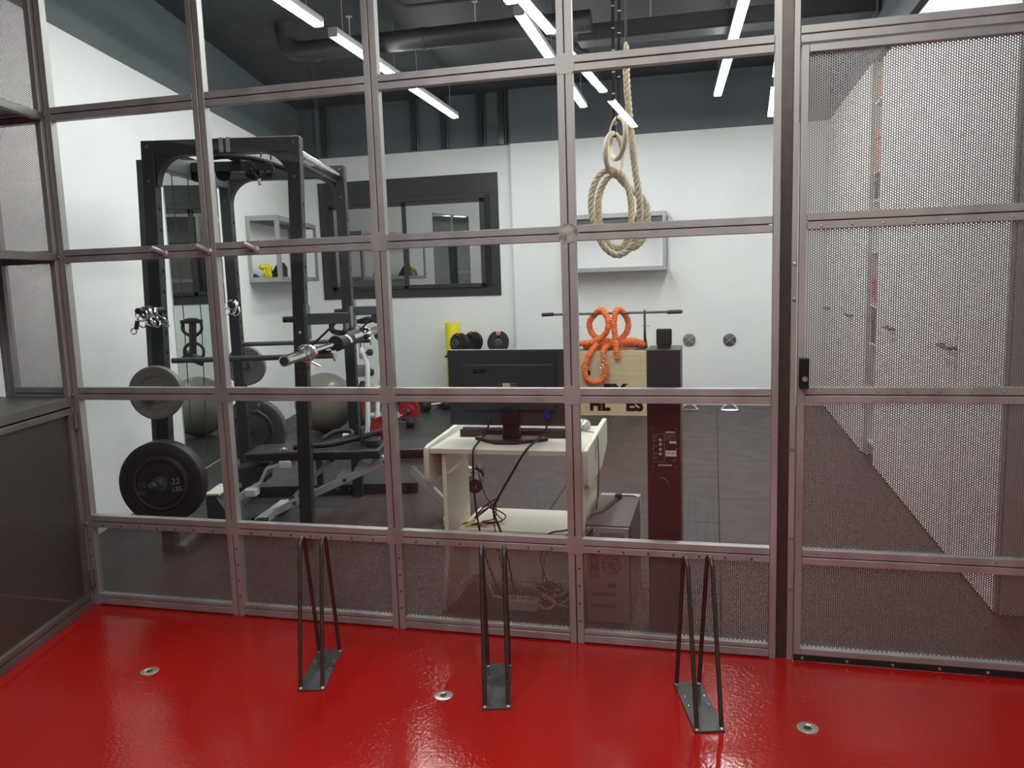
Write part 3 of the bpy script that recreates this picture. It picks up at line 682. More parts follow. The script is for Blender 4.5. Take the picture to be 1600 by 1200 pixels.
uu = U0+TW/2
spring_clip(uu, 1.175, 1.302, .03, 'chrome spring clip on the front left peg, next to the upright')
spring_clip(uu, 1.120, 1.302, .012, 'chrome spring clip on the front left peg, in the middle')
t_ = thing('snap_hook', 'snap hook with black grip at the tip of the front left peg', 'hook', (uu, 1.09, 1.302), 'R')
MB().tube(ring_pts((uu, 1.075, 1.283), .030, (1, 0, 0), (0, 0, 1)), .004, 8, closed=True).build('ring', M_CHROME, t_)
MB().rod((uu-.02, 1.07, 1.255), (uu-.03, 1.07, 1.215), .011, 10).build('grip', M_RUBBER, t_)
MB().tube(ring_pts((uu-.043, 1.07, 1.205), .014, (1, 0, 0), (0, 0, 1)), .0035, 8, closed=True).build('eye', M_CHROME, t_)
spring_clip(U0+TW/2+.03, V1-TD-.08, 1.305, -.015, 'chrome spring clip on the rear upright peg')
t_ = thing('snap_hook', 'small snap hook hung beside the clip on the rear upright peg', 'hook', (U0+TW/2+.03, V1-TD-.11, 1.30), 'R')
MB().tube(ring_pts((U0+TW/2+.035, V1-TD-.115, 1.275), .028, (1, 0, 0), (0, 0, 1), sy_=1.4), .004, 8, closed=True).build('ring', M_CHROME, t_)

def plate(u, v, z, r, th, dirv, mt_, name, label, writing=False, hub=True):
    t_ = thing(name, label, 'weight plate', (u, v, z), 'R', 'weight plates on the rack')
    if name == 'bumper_plate':
        prof = [(.026, 0), (r*.50, 0), (r*.52, .010), (r*.60, .010), (r*.64, -.004), (r*.68, .004), (r*.93, 0), (r*.985, .006), (r, .018), (r, th-.018), (r*.985, th-.006), (r*.93, th), (.026, th)]
    else:
        prof = [(.026, -.004), (.050, -.004), (.053, .006), (r*.60, .006), (r*.63, -.002), (r*.80, -.002), (r*.83, -.004), (r*.97, -.003), (r, .004), (r, th-.004), (r*.97, th), (.026, th)]
    MB().lathe(prof, (u, v-th, z), (0, 1, 0), 56).build('disc', mt_, t_)
    if hub: MB().lathe([(.026, -.004), (.036, -.004), (.038, .0), (.038, th), (.036, th+.005), (.026, th+.005)], (u, v-th, z), (0, 1, 0), 28).build('hub', M_RACKG if name == 'bumper_plate' else mt_, t_)
    return t_
pz = .446; pu = U0+TW/2+.030
bp1 = plate(pu, 1.13, pz, .212, .085, 1, M_RUBBER, 'bumper_plate', 'black bumper plate marked 10 KG 22 LBS low on front peg')
MB().rod((pu, 1.05, pz), (pu-.02, .985, pz+.006), .022, 16, r2=.016).build('peg_tip', M_RACKG, bp1)
vf = 1.13-.0856
MB().tube([Vector((pu, 1.046, pz))+Vector((math.cos(a_)*.128, 0, math.sin(a_)*.128)) for a_ in [i*2*math.pi/48 for i in range(48)]], .0045, 8, closed=True).build('rim_ring', M_IRON2, bp1)  # paler than the rubber: the groove's highlight put into the ring's colour
MB().tube([Vector((pu, 1.046, pz))+Vector((math.cos(a_)*.178, 0, math.sin(a_)*.178)) for a_ in [i*2*math.pi/48 for i in range(48)]], .003, 8, closed=True).build('rim_ring', M_RUBBER, bp1)
text('print', '10', .042, (pu-.092, vf, pz-.005), (1, 0, -.06), (0, 0, 1), M_IRON, bp1, .0008)
text('print', 'KG', .030, (pu-.094, vf, pz-.045), (1, 0, -.06), (0, 0, 1), M_IRON, bp1, .0008)
text('print', '22', .044, (pu+.078, vf, pz+.010), (1, 0, .1), (0, 0, 1), M_GSHELF, bp1, .0008)
text('print', 'LBS', .034, (pu+.084, vf, pz-.030), (1, 0, .1), (0, 0, 1), M_GSHELF, bp1, .0008)
gp = plate(U0+TW/2+.004, 1.17, .890, .136, .035, 1, M_IRON, 'iron_plate', 'grey iron plate on front peg above the bumper plate')
plate(U0+TW/2-.01, V1+.14, .875, .133, .035, 1, M_IRON, 'iron_plate', 'grey iron plate behind the rear left upright')
rb = plate(U0+TW/2+.0, V1+.20, .425, .222, .085, 1, M_IRON2, 'bumper_plate', 'charcoal bumper plate behind the rear left upright', hub=False)
sw_ = MB(); vq = V1+.20-.0865
ub, zb = U0+TW/2+.075, .56
sw_.prism([(0, .05), (.02, .062), (.034, .058), (.018, .045), (.012, .03)], (ub-.03, vq, zb), (1, 0, 0), (0, 0, 1), (0, -.001, 0))
sw_.prism([(-.004, .028), (.006, .008), (.03, -.02), (.05, -.03), (.035, -.012), (.014, .012)], (ub-.03, vq, zb), (1, 0, 0), (0, 0, 1), (0, -.001, 0))
sw_.build('print', M_GSHELF, rb)

# barbell along the right side of the rack
ub, zbb = U1+.055, 1.078
br = thing('barbell', 'chrome barbell with a black foam pad resting along the rack side', 'barbell', (ub, 1.7, zbb), 'R')
va, vb = .62, 2.82
def B(v): return (ub + (v-1.35)*.012, v, zbb)
MB().rod(B(va+.43), B(vb-.43), .0145, 18).build('shaft', M_CHROME, br)
for s, e in ((va, va+.43), (vb, vb-.43)):
    dd = 1 if e > s else -1
    sl_ = MB().lathe([(.012, 0), (.020, .0), (.0245, .004), (.0245, .415), (.0245, .42)], B(s), (0, dd, 0), 26).build('sleeve', M_CHROME, br)
    MB().lathe([(.036, 0), (.039, .004), (.039, .022), (.036, .028), (.024, .034), (.016, .05)], B(e-.03*dd), (0, dd, 0), 26).build('collar', M_CHROME, br)
    MB().lathe([(.009, -.0012), (.018, -.0012), (.018, .002)], B(s), (0, dd, 0), 18).build('end_cap', M_RUBBER, sl_)
MB().tube(ring_pts(B(va+.36), .040, (1, 0, 0), (0, 0, 1)), .006, 8, closed=True).build('spring_collar', M_CHROME, br)
for dz_ in (-.036, ): MB().rod((ub+.01, va+.36, zbb+dz_), (ub+.055, va+.37, zbb+dz_-.028), .006, 8).build('collar_tab', M_CHROME, br)
pad = MB().lathe([(.018, 0), (.040, .0), (.045, .008), (.045, .572), (.040, .58), (.018, .58)], B(1.57), (0, 1, 0), 26).build('foam_pad', M_RUBBER, br)
def padprint(v0_, v1_, z0_, z1_, sh=.0):
    poly = []; n = 4
    vs = []; 
    mb = MB(); rr = .0458
    for i in range(n+1):
        z = z0_+(z1_-z0_)*i/n; u_ = math.sqrt(max(rr*rr-z*z, 0))
        vs += [(ub+.008+u_, v0_+sh*i/n, zbb+z), (ub+.008+u_, v1_+sh*i/n, zbb+z)]
    mb.add(vs, [(2*i, 2*i+1, 2*i+3, 2*i+2) for i in range(n)])
    mb.build('print', M_WLABEL, pad)
padprint(1.74, 1.80, -.012, .040, -.07)
for i in range(5): padprint(1.88+i*.05, 1.910+i*.05, .004, .026)
MB().rod((U1+.02, V0+.035, 1.05), (U1+.085, V0+.035, 1.05), .012, 12).build('rest_cup', M_RACK, rack)
MB().rod((U1+.02, V1-.035, 1.05), (U1+.085, V1-.035, 1.05), .012, 12).build('rest_cup', M_RACK, rack)

# cable attachments
t_ = thing('cable_pull', 'black double ended cable pull hanging in front of the mirror', 'handle', (-2.6, 1.885, 1.0), 'R')
hm = MB(); hm.rod((-2.605, 1.885, 1.20), (-2.617, 1.885, 1.02), .021, 14); hm.build('grip', M_RUBBER, t_)
for zc, s in ((1.172, 1), (1.04, -1)):
    for du in (-1, 1):
        MB().tube(spline([(-2.61, 1.885, zc-.055*s), (-2.61+du*.05, 1.885, zc-.02*s), (-2.61+du*.056, 1.885, zc+.02*s), (-2.61+du*.04, 1.885, zc+.045*s), (-2.61, 1.885, zc+.052*s)], 6), .0095, 8).build('loop', M_RUBBER, t_)
MB().box(-2.675, -2.545, 1.87, 1.90, 1.200, 1.222).build('end_bar', M_RUBBER, t_, bevel=.006)
MB().box(-2.66, -2.56, 1.87, 1.90, .985, 1.002).build('end_bar', M_RUBBER, t_, bevel=.006)
t_ = thing('lat_bar', 'dark lat pulldown bar stored under the rack top', 'bar', (-2.15, 1.70, 2.06), 'R')
MB().tube(spline([(-2.36, 1.55, 2.085), (-2.24, 1.60, 2.105), (-2.12, 1.66, 2.10), (-2.03, 1.70, 2.075), (-1.945, 1.74, 2.045)], 6), .0165, 12).build('bar', M_RACK, t_)
for u in (-2.075, -2.02): MB().rod((u, 1.69, 2.09), (u+.004, 1.69, 2.135), .005, 8).build('pin', M_RACK, t_)
t_ = thing('cable_clip', 'black and chrome clip hanging from the lat bar', 'hook', (-2.08, 1.68, 2.0), 'R')
MB().tube([(-2.13, 1.68, 2.055), (-2.13, 1.68, 2.04), (-2.09, 1.68, 1.99)], .006, 8).build('strap', M_RUBBER, t_)
MB().tube([(-2.03, 1.68, 2.07), (-2.05, 1.68, 2.03), (-2.09, 1.68, 1.99)], .006, 8).build('strap', M_RUBBER, t_)
MB().tube(ring_pts((-2.035, 1.68, 2.045), .026, (1, 0, 0), (0, 0, 1)), .005, 8, closed=True).build('ring', M_RUBBER, t_)
MB().tube(ring_pts((-2.13, 1.68, 2.042), .026, (1, 0, 0), (0, 0, 1)), .005, 8, closed=True).build('ring', M_RUBBER, t_)
MB().box(-2.098, -2.078, 1.675, 1.685, 1.955, 1.99).build('snap', M_CHROME, t_, bevel=.003)

# ------------------------------------------------------------------ bench
be = thing('workout_bench', 'black padded bench on pale grey notched frame beside the rack', 'bench', (-1.75, 1.83, 0), 'R')
bv = 1.84
def padbox(u0, u1, z0, z1, hw, nm):
    return MB().box(u0, u1, bv-hw, bv+hw, z0, z1).build(nm, M_VINYL, be, bevel=.011)
padbox(-2.30, -1.515, .392, .447, .135, 'back_pad'); padbox(-1.435, -1.06, .392, .447, .15, 'seat_pad')
rl = MB().beam((-2.19, bv, .055), (-1.455, bv, .372), .046, .042).build('main_rail', M_BENCHW, be, bevel=.005)
d_ = (Vector((-1.455, bv, .372))-Vector((-2.19, bv, .055))); ln_ = d_.length; d_.normalize(); n_ = Vector((-d_.z, 0, d_.x))
for s_ in (.30, .605, .75, .895):
    o_ = Vector((-2.19, bv-.022, .055))+d_*(ln_*s_)+n_*.020
    MB().prism([(-.055, 0), (-.03, .022), (-.012, .026), (.0, .042), (.014, .040), (.02, .022), (.045, 0)], o_, d_, n_, (0, .044, 0)).build('notch_plate', M_BENCHW, rl)
for s_ in (.18, .60, .93): MB().lathe([(.012, 0), (.010, .005), (.003, .007)], Vector((-2.19, bv-.025, .055))+d_*(ln_*s_), (0, -1, 0), 10).build('bolt', M_RACKG, rl)
ft = MB().beam((-2.225, bv-.19, .05), (-2.185, bv+.22, .05), .05, .05).build('front_foot', M_BENCHW, be, bevel=.005)
for vv in (bv-.19, bv+.22): MB().box(-2.24, -2.17, vv-.02, vv+.02, 0, .075).build('foot_cap', M_RUBBER, ft, bevel=.004)
MB().lathe([(.01, -.02), (.035, -.02), (.035, .02), (.01, .02)], (-2.255, bv-.12, .037), (0, 1, 0), 18).build('wheel', M_RUBBER, ft)
MB().beam((-2.06, bv, .150), (-1.815, bv, .378), .03, .026).build('support_strut', M_BENCHW, be, bevel=.003)
MB().lathe([(.018, -.03), (.018, .03)], (-1.815, bv, .378), (0, 1, 0), 14).build('pivot', M_RUBBER, be)
lg = MB().beam((-1.43, bv, .375), (-1.13, bv, .05), .055, .045).build('rear_leg', M_BENCHW, be, bevel=.005)
MB().beam((-1.43, bv, .35), (-1.19, bv, .345), .05, .05).build('seat_rail', M_BENCHW, be, bevel=.004)
MB().beam((-1.24, bv-.03, .19), (-1.15, bv-.03, .29), .03, .03).build('link', M_BENCHW, be, bevel=.003)
MB().beam((-1.13, bv-.22, .025), (-1.13, bv+.22, .025), .05, .05).build('rear_foot', M_BENCHW, be, bevel=.005)
MB().beam((-1.19, bv, .345), (-1.0, bv, .27), .05, .05).build('roller_arm', M_BENCHW, be, bevel=.004)
MB().rod((-1.0, bv, .27), (-.95, bv, .235), .022, 12).rod((-.965, bv-.24, .235), (-.965, bv+.24, .235), .012, 12).build('roller_bar', M_CHROME, be)
for s_ in (-1, 1): MB().rod((-.965, bv+s_*.06, .235), (-.965, bv+s_*.22, .235), .042, 22).build('foam_roller', M_RUBBER, be)
# bar lying on the bench
t_ = thing('triceps_bar', 'black bent cable bar lying on the bench pad', 'bar', (-1.8, bv, .447), 'R')
MB().tube(spline([(-2.02, bv-.10, .470), (-1.90, bv-.08, .470), (-1.78, bv-.05, .475), (-1.62, bv-.01, .505), (-1.53, bv+.02, .525)], 5), .0175, 12).build('grip', M_RUBBER, t_)
MB().tube(spline([(-1.86, bv-.02, .50), (-1.80, bv+.02, .53), (-1.72, bv+.04, .53), (-1.70, bv+.02, .505), (-1.78, bv, .48), (-1.86, bv-.06, .475)], 5), .015, 10).build('loop', M_RUBBER, t_)
MB().box(-1.638, -1.626, bv-.05, bv+.05, .452, .56).build('collar_plate', M_RACK, t_, bevel=.003)
MB().box(-1.61, -1.53, bv-.06, bv+.05, .448, .49).build('end_block', M_RACK, t_, bevel=.008)
MB().tube(ring_pts((-2.07, bv-.11, .462), .022, (1, 0, 0), (0, 1, 0)), .005, 8, closed=True).build('ring', M_CHROME, t_)
MB().box(-1.99, -1.93, bv-.03, bv+.0, .448, .50).build('swivel', M_GSHELF, t_, bevel=.004)

# ------------------------------------------------------------------ exercise ball
mb = MB(); mb.sphere((-2.56, 4.75, .285), .285, 40, 24)
ball = solo('exercise_ball', mb, M_BALL, 'large glossy grey exercise ball on the floor behind the rack', 'ball', (-2.56, 4.75, 0), 'R')

# ------------------------------------------------------------------ spin bike
bk = thing('spin_bike', 'silver and white exercise bike with red flywheel behind the rack', 'exercise bike', (-2.08, 4.75, 0), 'R')
ku = -2.10
def kt(nm, pts, r, mt_, par=bk, n=12): return MB().tube([(ku+a, b, c) for a, b, c in pts], r, n).build(nm, mt_, par)
kt('front_foot', [(-.20, 4.30, .04), (.20, 4.30, .04)], .035, M_WPLAST); kt('rear_foot', [(-.22, 5.35, .04), (.22, 5.35, .04)], .035, M_WPLAST)
kt('front_post', [(.02, 4.30, .05), (.035, 4.36, .55), (.035, 4.40, .68), (-.02, 4.44, .80), (-.03, 4.46, .86)], .024, M_BENCHW)
kt('front_post', [(.10, 4.34, .05), (.11, 4.42, .42), (.14, 4.8, .46)], .021, M_BENCHW)
kt('stem', [(-.03, 4.45, .72), (-.03, 4.47, 1.02)], .034, M_CHROME)
kt('rear_frame', [(.06, 4.45, .45), (.06, 5.1, .35), (.0, 5.35, .06)], .03, M_BENCHW)
kt('seat_post', [(.04, 5.0, .35), (.04, 5.12, .86)], .026, M_CHROME)
kt('seat', [(.04, 4.95, .89), (.04, 5.1, .90), (.04, 5.24, .90)], [.03, .06, .09], M_RUBBER)
hb_ = kt('handlebar', spline([(-.16, 4.34, 1.13), (-.14, 4.42, 1.11), (-.05, 4.48, 1.06), (.06, 4.48, 1.06), (.16, 4.42, 1.11), (.19, 4.34, 1.14)], 6), .018, M_RUBBER)
kt('handlebar', spline([(-.10, 4.48, 1.03), (-.02, 4.44, 1.07), (.08, 4.42, 1.09), (.16, 4.47, 1.04)], 6), .016, M_RUBBER)
for z in (.78, .60): MB().lathe([(.008, 0), (.012, .02), (.03, .025), (.03, .06), (.02, .065)], (ku+.02, 4.42, z), (.9, -.3, 0), 14).build('knob', M_RUBBER, bk)
fw = MB().lathe([(.03, -.02), (.20, -.02), (.215, -.012), (.215, .012), (.20, .02), (.03, .02)], (ku-.035, 4.46, .30), (1, .0, 0), 36).build('flywheel', M_RUBBER, bk)
MB().lathe([(.11, .021), (.165, .021), (.165, -.024), (.11, -.024)], (ku-.035, 4.46, .30), (1, 0, 0), 32).build('flywheel_ring', M_REDPL, fw)
MB().prism([(-.10, 0), (.10, 0), (.06, .10), (-.06, .10)], (ku-.03, 4.40, .56), (1, 0, 0), (0, 0, 1), (0, .12, 0)).build('brake_cover', M_IRON, bk, bevel=.008)
MB().prism([(-.05, 0), (-.02, .16), (.0, .17), (-.02, 0)], (ku-.045, 4.25, .30), (1, 0, 0), (0, 0, 1), (0, .03, 0)).build('guard', M_REDPL, bk)
MB().box(ku+.08, ku+.16, 4.7, 4.78, .22, .26).build('pedal', M_RUBBER, bk)

# ------------------------------------------------------------------ small red barbell and the dark weights near the back wall
rbx = thing('small_barbell', 'short bar with red plates lying on the mats beside the bike', 'barbell', (-1.83, 4.75, 0), 'R')
q0, q1 = Vector((-1.925, 3.99, .118)), Vector((-1.815, 5.36, .108))
dd = (q1-q0).normalized()
MB().rod(q0, q1, .0125, 12).build('shaft', M_CHROME, rbx)
for c_, r_ in ((q0+dd*.16, .118), (q1-dd*.12, .110)):
    MB().lathe([(.014, -.016), (.04, -.016), (.045, -.010), (r_*.8, -.010), (r_*.84, -.016), (r_-.004, -.016), (r_, -.010), (r_, .010), (r_-.004, .016), (.014, .016)], c_, dd, 40).build('red_plate', M_REDP, rbx)
    MB().lathe([(.014, -.03), (.026, -.03), (.026, -.016)], c_, dd, 16).build('collar', M_CHROME, rbx)
MB().lathe([(.014, -.075), (.024, -.075), (.024, -.03)], q1-dd*.14, dd, 14).build('collar', M_CHROME, rbx)
def dumbbell(c_, ax, r_, ln_, label, grp='dumbbells on the floor'):
    c_ = Vector(c_); ax = Vector(ax).normalized()
    t_ = thing('dumbbell', label, 'dumbbell', (c_.x, c_.y, 0), 'W', grp)
    MB().rod(c_-ax*ln_*.3, c_+ax*ln_*.3, .015, 10).build('handle', M_CHROME, t_)
    for s_ in (-1, 1): MB().lathe([(.02, 0), (r_*.9, 0), (r_, .008), (r_, ln_*.26), (r_*.9, ln_*.28), (.02, ln_*.28)], c_+ax*(s_*ln_*.24), ax*s_, 8).build('head', M_RUBBER, t_)
    return t_
a0 = W(-1.80, 4.82)
dumbbell((a0.x-.055, a0.y-.02, .055), (1, .25, 0), .055, .26, 'black dumbbell with silver handle in front of the far red plate')
for x, y, lb in ((-3.08, 5.50, 'black dumbbell by the back wall, nearest the yellow roller'), (-2.95, 5.28, 'black dumbbell lying in front of the yellow roller'), (-3.35, 5.58, 'black dumbbell by the back wall, farthest left of the yellow roller')):
    dumbbell((x, y, .07), (.7, .7, 0), .07, .32, lb)
# yellow roller
mb = MB(); mb.lathe([(.015, 0), (.080, 0), (.0825, .004), (.0825, .93), (.080, .935), (.03, .935), (.03, .925)], (-2.845, 5.66, 0), (0, 0, 1), 36)
solo('foam_roller', mb, M_YEL, 'tall yellow foam roller standing against the back wall', 'roller', (-2.845, 5.66, 0))

# ------------------------------------------------------------------ adjustable dumbbells on a stand
sd = thing('dumbbell_stand', 'low dark stand by the back wall under the adjustable dumbbells', 'stand', (-2.46, 5.48, 0))
MB().box(-2.83, -2.10, 5.30, 5.68, .575, .600).build('top', M_PLAST2, sd, bevel=.004)
for x in (-2.79, -2.14):
    for y in (5.36, 5.62): MB().box(x-.02, x+.02, y-.02, y+.02, 0, .575).build('leg', M_RACK, sd, bevel=.003)
MB().box(-2.81, -2.12, 5.34, 5.64, .14, .16).build('lower_board', M_PLAST2, sd)
def adj_dumbbell(c_, ang, label):
    ax = Vector((math.cos(ang), math.sin(ang), 0)); sd_ = Vector((-ax.y, ax.x, 0)); c_ = Vector(c_)
    t_ = thing('adjustable_dumbbell', label, 'dumbbell', (c_.x, c_.y, .60), group='adjustable dumbbells on the stand')
    MB().rod(c_-ax*.17, c_+ax*.17, .017, 14).build('handle', M_RUBBER, t_)
    for s_ in (-1, 1):
        for k in range(5):
            r_ = [.097, .110, .117, .111, .096][k]
            n = 26; prof = [(r_*math.cos(-math.pi/2+2*math.pi*i/n), r_*math.sin(-math.pi/2+2*math.pi*i/n)) for i in range(n)]
            prof = [(a, b) for a, b in prof if not (abs(a) < .022 and b > 0)]
            hd = sorted([(a, b) for a, b in prof], key=lambda p_: math.atan2(p_[1], p_[0]))
            # U notch for the handle
            left = [p_ for p_ in hd if not (p_[1] > 0 and abs(p_[0]) < .022)]
            i_ = next(i for i, p_ in enumerate(left) if p_[1] > 0 and p_[0] < 0)
            left[i_:i_] = [(.022, .03), (-.022, .03)]
            MB().prism(left, c_+ax*(s_*(.055+k*.023)), sd_, (0, 0, 1), ax*(.017*s_)).build('weight_disc', M_RUBBER, t_)
        MB().lathe([(.012, 0), (.05, 0), (.054, .006), (.05, .022), (.03, .03), (.012, .03)], c_+ax*(s_*.168), ax*s_, 24).build('dial', M_PLAST2, t_)
        q_ = c_+ax*(s_*.10)+Vector((0, 0, .075))
        MB().beam(q_-ax*.045+Vector((0, 0, .022)), q_+ax*.062-Vector((0, 0, .012)), .030, .030).build('clip', M_REDPL, t_, bevel=.003)
    MB().prism([(-.205, -.11), (.205, -.11), (.205, .11), (-.205, .11)], (c_.x, c_.y, .601), ax, sd_, (0, 0, .018)).build('tray', M_PLAST, t_, bevel=.004)
adj_dumbbell((-2.635, 5.49, .724), math.radians(64), 'black adjustable dumbbell beside the yellow roller, seen from its side')
adj_dumbbell((-2.275, 5.49, .724), math.radians(104), 'black adjustable dumbbell on the stand, seen nearly end on')

# ================================================================== PLYO BOX AND WHAT LIES ON IT
bx = thing('plyo_box', 'pale plywood jump box with black stencilled letters before the back wall', 'box', (-.98, 5.33, 0))
BX0, BX1, BY0, BY1, BZ = -1.316, -.648, 5.063, 5.60, .654
for nm, a_ in (('front_panel', (BX0, BX1, BY0, BY0+.018, 0, BZ)), ('rear_panel', (BX0, BX1, BY1-.018, BY1, 0, BZ)), ('side_panel', (BX0, BX0+.018, BY0+.018, BY1-.018, 0, BZ)), ('side_panel', (BX1-.018, BX1, BY0+.018, BY1-.018, 0, BZ)), ('top_panel', (BX0+.018, BX1-.018, BY0+.018, BY1-.018, BZ-.018, BZ))):
    MB().box(*a_).build(nm, M_PLY, bx, bevel=.0015)
hh = MB().prism([(-.018, 0), (-.014, .025), (.014, .025), (.018, 0), (.014, -.025), (-.014, -.025)], (-1.225, BY0-.0006, .435), (1, 0, 0), (0, 0, 1), (0, -.0004, 0)).build('hand_hole', M_INK, bx)
text('stencil', 'PX', .185, (-.965, BY0-.0008, .245), (1, 0, 0), (0, 0, 1), M_INK, bx, .0006, bold=.010)
text('stencil', 'HL', .165, (-1.122, BY0-.0008, .108), (1, 0, 0), (0, 0, 1), M_INK, bx, .0006, bold=.010)
text('stencil', 'ES', .180, (-.772, BY0-.0008, .110), (1, 0, 0), (0, 0, 1), M_INK, bx, .0006, bold=.010)
pb_ = thing('bar_stand', 'dark bar with thick grips held above the plywood box by upright brackets', 'bar', (-1.0, 5.30, BZ))
MB().tube([(-1.70, 5.2, 1.022), (-.30, 5.2, 1.026)], .0125, 12).build('bar', M_RACKG, pb_)
for x0, x1 in ((-1.72, -1.60), (-.45, -.31)): MB().tube([(x0, 5.2, 1.022), (x1, 5.2, 1.026)], .0195, 14).build('grip', M_RUBBER, pb_)
for x in (-.672, -1.372):
    b_ = MB(); b_.box(x-.012, x+.012, 5.19, 5.21, .66, 1.05).prism([(-.012, 0), (.03, 0), (-.006, .22)], (x, 5.19, .67), (1, 0, 0), (0, 0, 1), (0, .02, 0)).box(x-(.10 if x > -1 else .0), x+(.02 if x > -1 else .15), 5.10, 5.30, BZ, BZ+.008)
    o_ = b_.build('bracket', M_RACKG, pb_, bevel=.002); MB().tube([(x-.03, 5.18, .895), (x+.05, 5.18, .89), (x+.045, 5.18, .86)], .004, 6).build('pin', M_CHROME, o_)
# orange sleeved tubes
def ruffle(pts, r, k):
    P = spline(pts, k); out = []; R = []
    acc = 0.; prev = P[0]; fine = []
    for i in range(len(P)-1):
        for q in range(3): fine.append(P[i].lerp(P[i+1], q/3))
    fine.append(P[-1])
    for i, p_ in enumerate(fine):
        acc += (p_-prev).length; prev = p_
        R.append(r*(1+.09*math.sin(acc*2*math.pi/.021)+.04*math.sin(acc*97)))
    return fine, R
def orange(pts, label, r=.030, dx=0.):
    pts = [(a+dx, b, c) for a, b, c in pts]
    t_ = thing('resistance_tube', label, 'resistance band', (pts[0][0], pts[0][1], BZ), group='orange sleeved tubes')
    P, R = ruffle(pts, r, 12); mb = MB(); mb.tube(P, R, 12); mb.build('sleeve', M_ORANGE, t_)
    return t_
oy = 5.12
orange([(-1.27, oy+.02, .725), (-1.10, oy-.01, .745), (-.975, oy-.05, .83), (-.945, oy-.06, .95), (-1.005, oy, 1.055), (-1.085, oy+.12, 1.03), (-1.165, oy+.16, .93), (-1.14, oy+.15, .82), (-1.04, oy+.13, .75), (-.86, oy+.10, .735)], 'orange sleeved tube looped over the bar at the left', dx=-.075)
orange([(-.87, oy-.085, .58), (-.875, oy-.085, .66), (-.885, oy-.06, .78), (-.90, oy-.05, .93), (-.875, oy, 1.055), (-.82, oy+.12, 1.02), (-.78, oy+.16, .92), (-.80, oy+.15, .82), (-.88, oy+.13, .735)], 'orange sleeved tube looped over the bar at the right, its end hanging down', dx=-.065)
orange([(-1.14, oy-.02, .72), (-1.20, oy-.08, .64), (-1.255, oy-.105, .50), (-1.235, oy-.11, .38), (-1.14, oy-.11, .345), (-1.06, oy-.11, .40), (-1.05, oy-.105, .52), (-1.075, oy-.085, .64), (-1.03, oy-.0, .705), (-.93, oy+.02, .72)], 'orange sleeved tube hanging in a loop down the front of the box')
orange([(-1.29, oy+.05, .700), (-1.15, oy+.05, .70), (-.95, oy+.08, .70), (-.82, oy+.03, .745), (-.72, oy+.06, .72), (-.69, oy+.10, .70)], 'orange sleeved tube lying along the top of the box', r=.036)
orange([(-.66, oy+.17, .70), (-.80, oy+.17, .70), (-.98, oy+.17, .70), (-1.2, oy+.19, .70)], 'orange sleeved tube lying behind the others on the box', r=.036)
ch = MB()
for i in range(7):
    z = .655-i*.035; x = -1.06 + .012*math.sin(i*2.1) - i*.004
    ch.tube(ring_pts((x, oy-.145, z), .013, ((1, .0, 0) if i % 2 else (.4, .9, 0)), (0, 0, 1), 14, 1.5), .003, 6, closed=True)
solo('steel_chain', ch, M_CHROME, 'thin steel chain hanging beside the orange loop on the box', 'chain', (-1.06, oy-.14, .42))
# wall anchors and floor rings
for x, z, lb in ((-.255, .698, 'grey round wall anchor with crossed straps, next to the speaker'), (.158, .694, 'grey round wall anchor with crossed straps, farther from the speaker')):
    t_ = thing('wall_anchor', lb, 'wall anchor', (x, YB-.07, z), group='round wall anchors')
    MB().lathe([(.066, 0), (.066, .010), (.060, .014), (.01, .014)], (x, YB-.07, z), (0, -1, 0), 32).build('disc', M_ANCHOR if x < 0 else M_RACKG, t_)
    for s_ in (-1, 1): MB().beam((x-.045, YB-.087, z-.036*s_), (x+.045, YB-.087, z+.036*s_), .008, .016, up=(0, -1, 0)).build('cross_strap', M_GSHELF, t_, bevel=.002)
for x, lb in ((-.245, 'silver floor ring below the wall anchor next to the speaker'), (.155, 'silver floor ring below the farther wall anchor')):
    t_ = thing('floor_ring', lb, 'ring', (x, 5.42, 0), group='silver floor rings')
    MB().tube(spline([(x-.085, 5.42, .010), (x-.05, 5.42, .05), (x, 5.42, .072), (x+.05, 5.42, .05), (x+.085, 5.42, .010)], 5), .008, 10).build('ring', M_WLABEL, t_)
    MB().rod((x-.085, 5.42, .008), (x+.085, 5.42, .008), .007, 8).build('base', M_CHROME, t_)

# ================================================================== HANGING RINGS AND ROPE
ry = 1.32
def strapped_ring(cx, cyy, cz, yawr, label, sx, tilt):
    t_ = thing('gym_ring', label, 'gymnastic ring', (cx, cyy, cz), group='wooden gym rings')
    ux = Vector((math.cos(yawr), math.sin(yawr), 0)); uz = Vector((tilt, 0, 1)).normalized()
    MB().tube(ring_pts((cx, cyy, cz), .102, ux, uz, 48), .0132, 14, closed=True).build('ring', M_WRING, t_)
    top = Vector((cx, cyy, cz))+uz*.104
    st = MB().beam((sx, ry-.02, ZC), top+Vector((0, 0, -.012)), .016, .003, up=(0, -1, 0)); so_ = st.build('strap', M_STRAP, t_)
    MB().beam(top+Vector((-.0, 0, -.02)), top+Vector((0, 0, .03)), .022, .030, up=(0, -1, 0)).build('strap_loop', M_STRAP, t_, bevel=.003)
    for q in range(9):
        z = cz+.30+q*.105
        p_ = Vector((sx, ry-.02, ZC)).lerp(top, (ZC-z)/(ZC-top.z))
        MB().box(p_.x-.008, p_.x+.008, p_.y-.004, p_.y-.0025, p_.z-.004, p_.z+.002).build('print', M_WLABEL, so_)
    return t_
strapped_ring(-.478, ry, 2.095, math.radians(-61), 'birch gym ring on a black strap, the upper of the two', -.445, .06)
strapped_ring(-.505, ry+.05, 2.025, math.radians(72), 'birch gym ring on a black strap, the lower one holding the rope', -.488, .03)
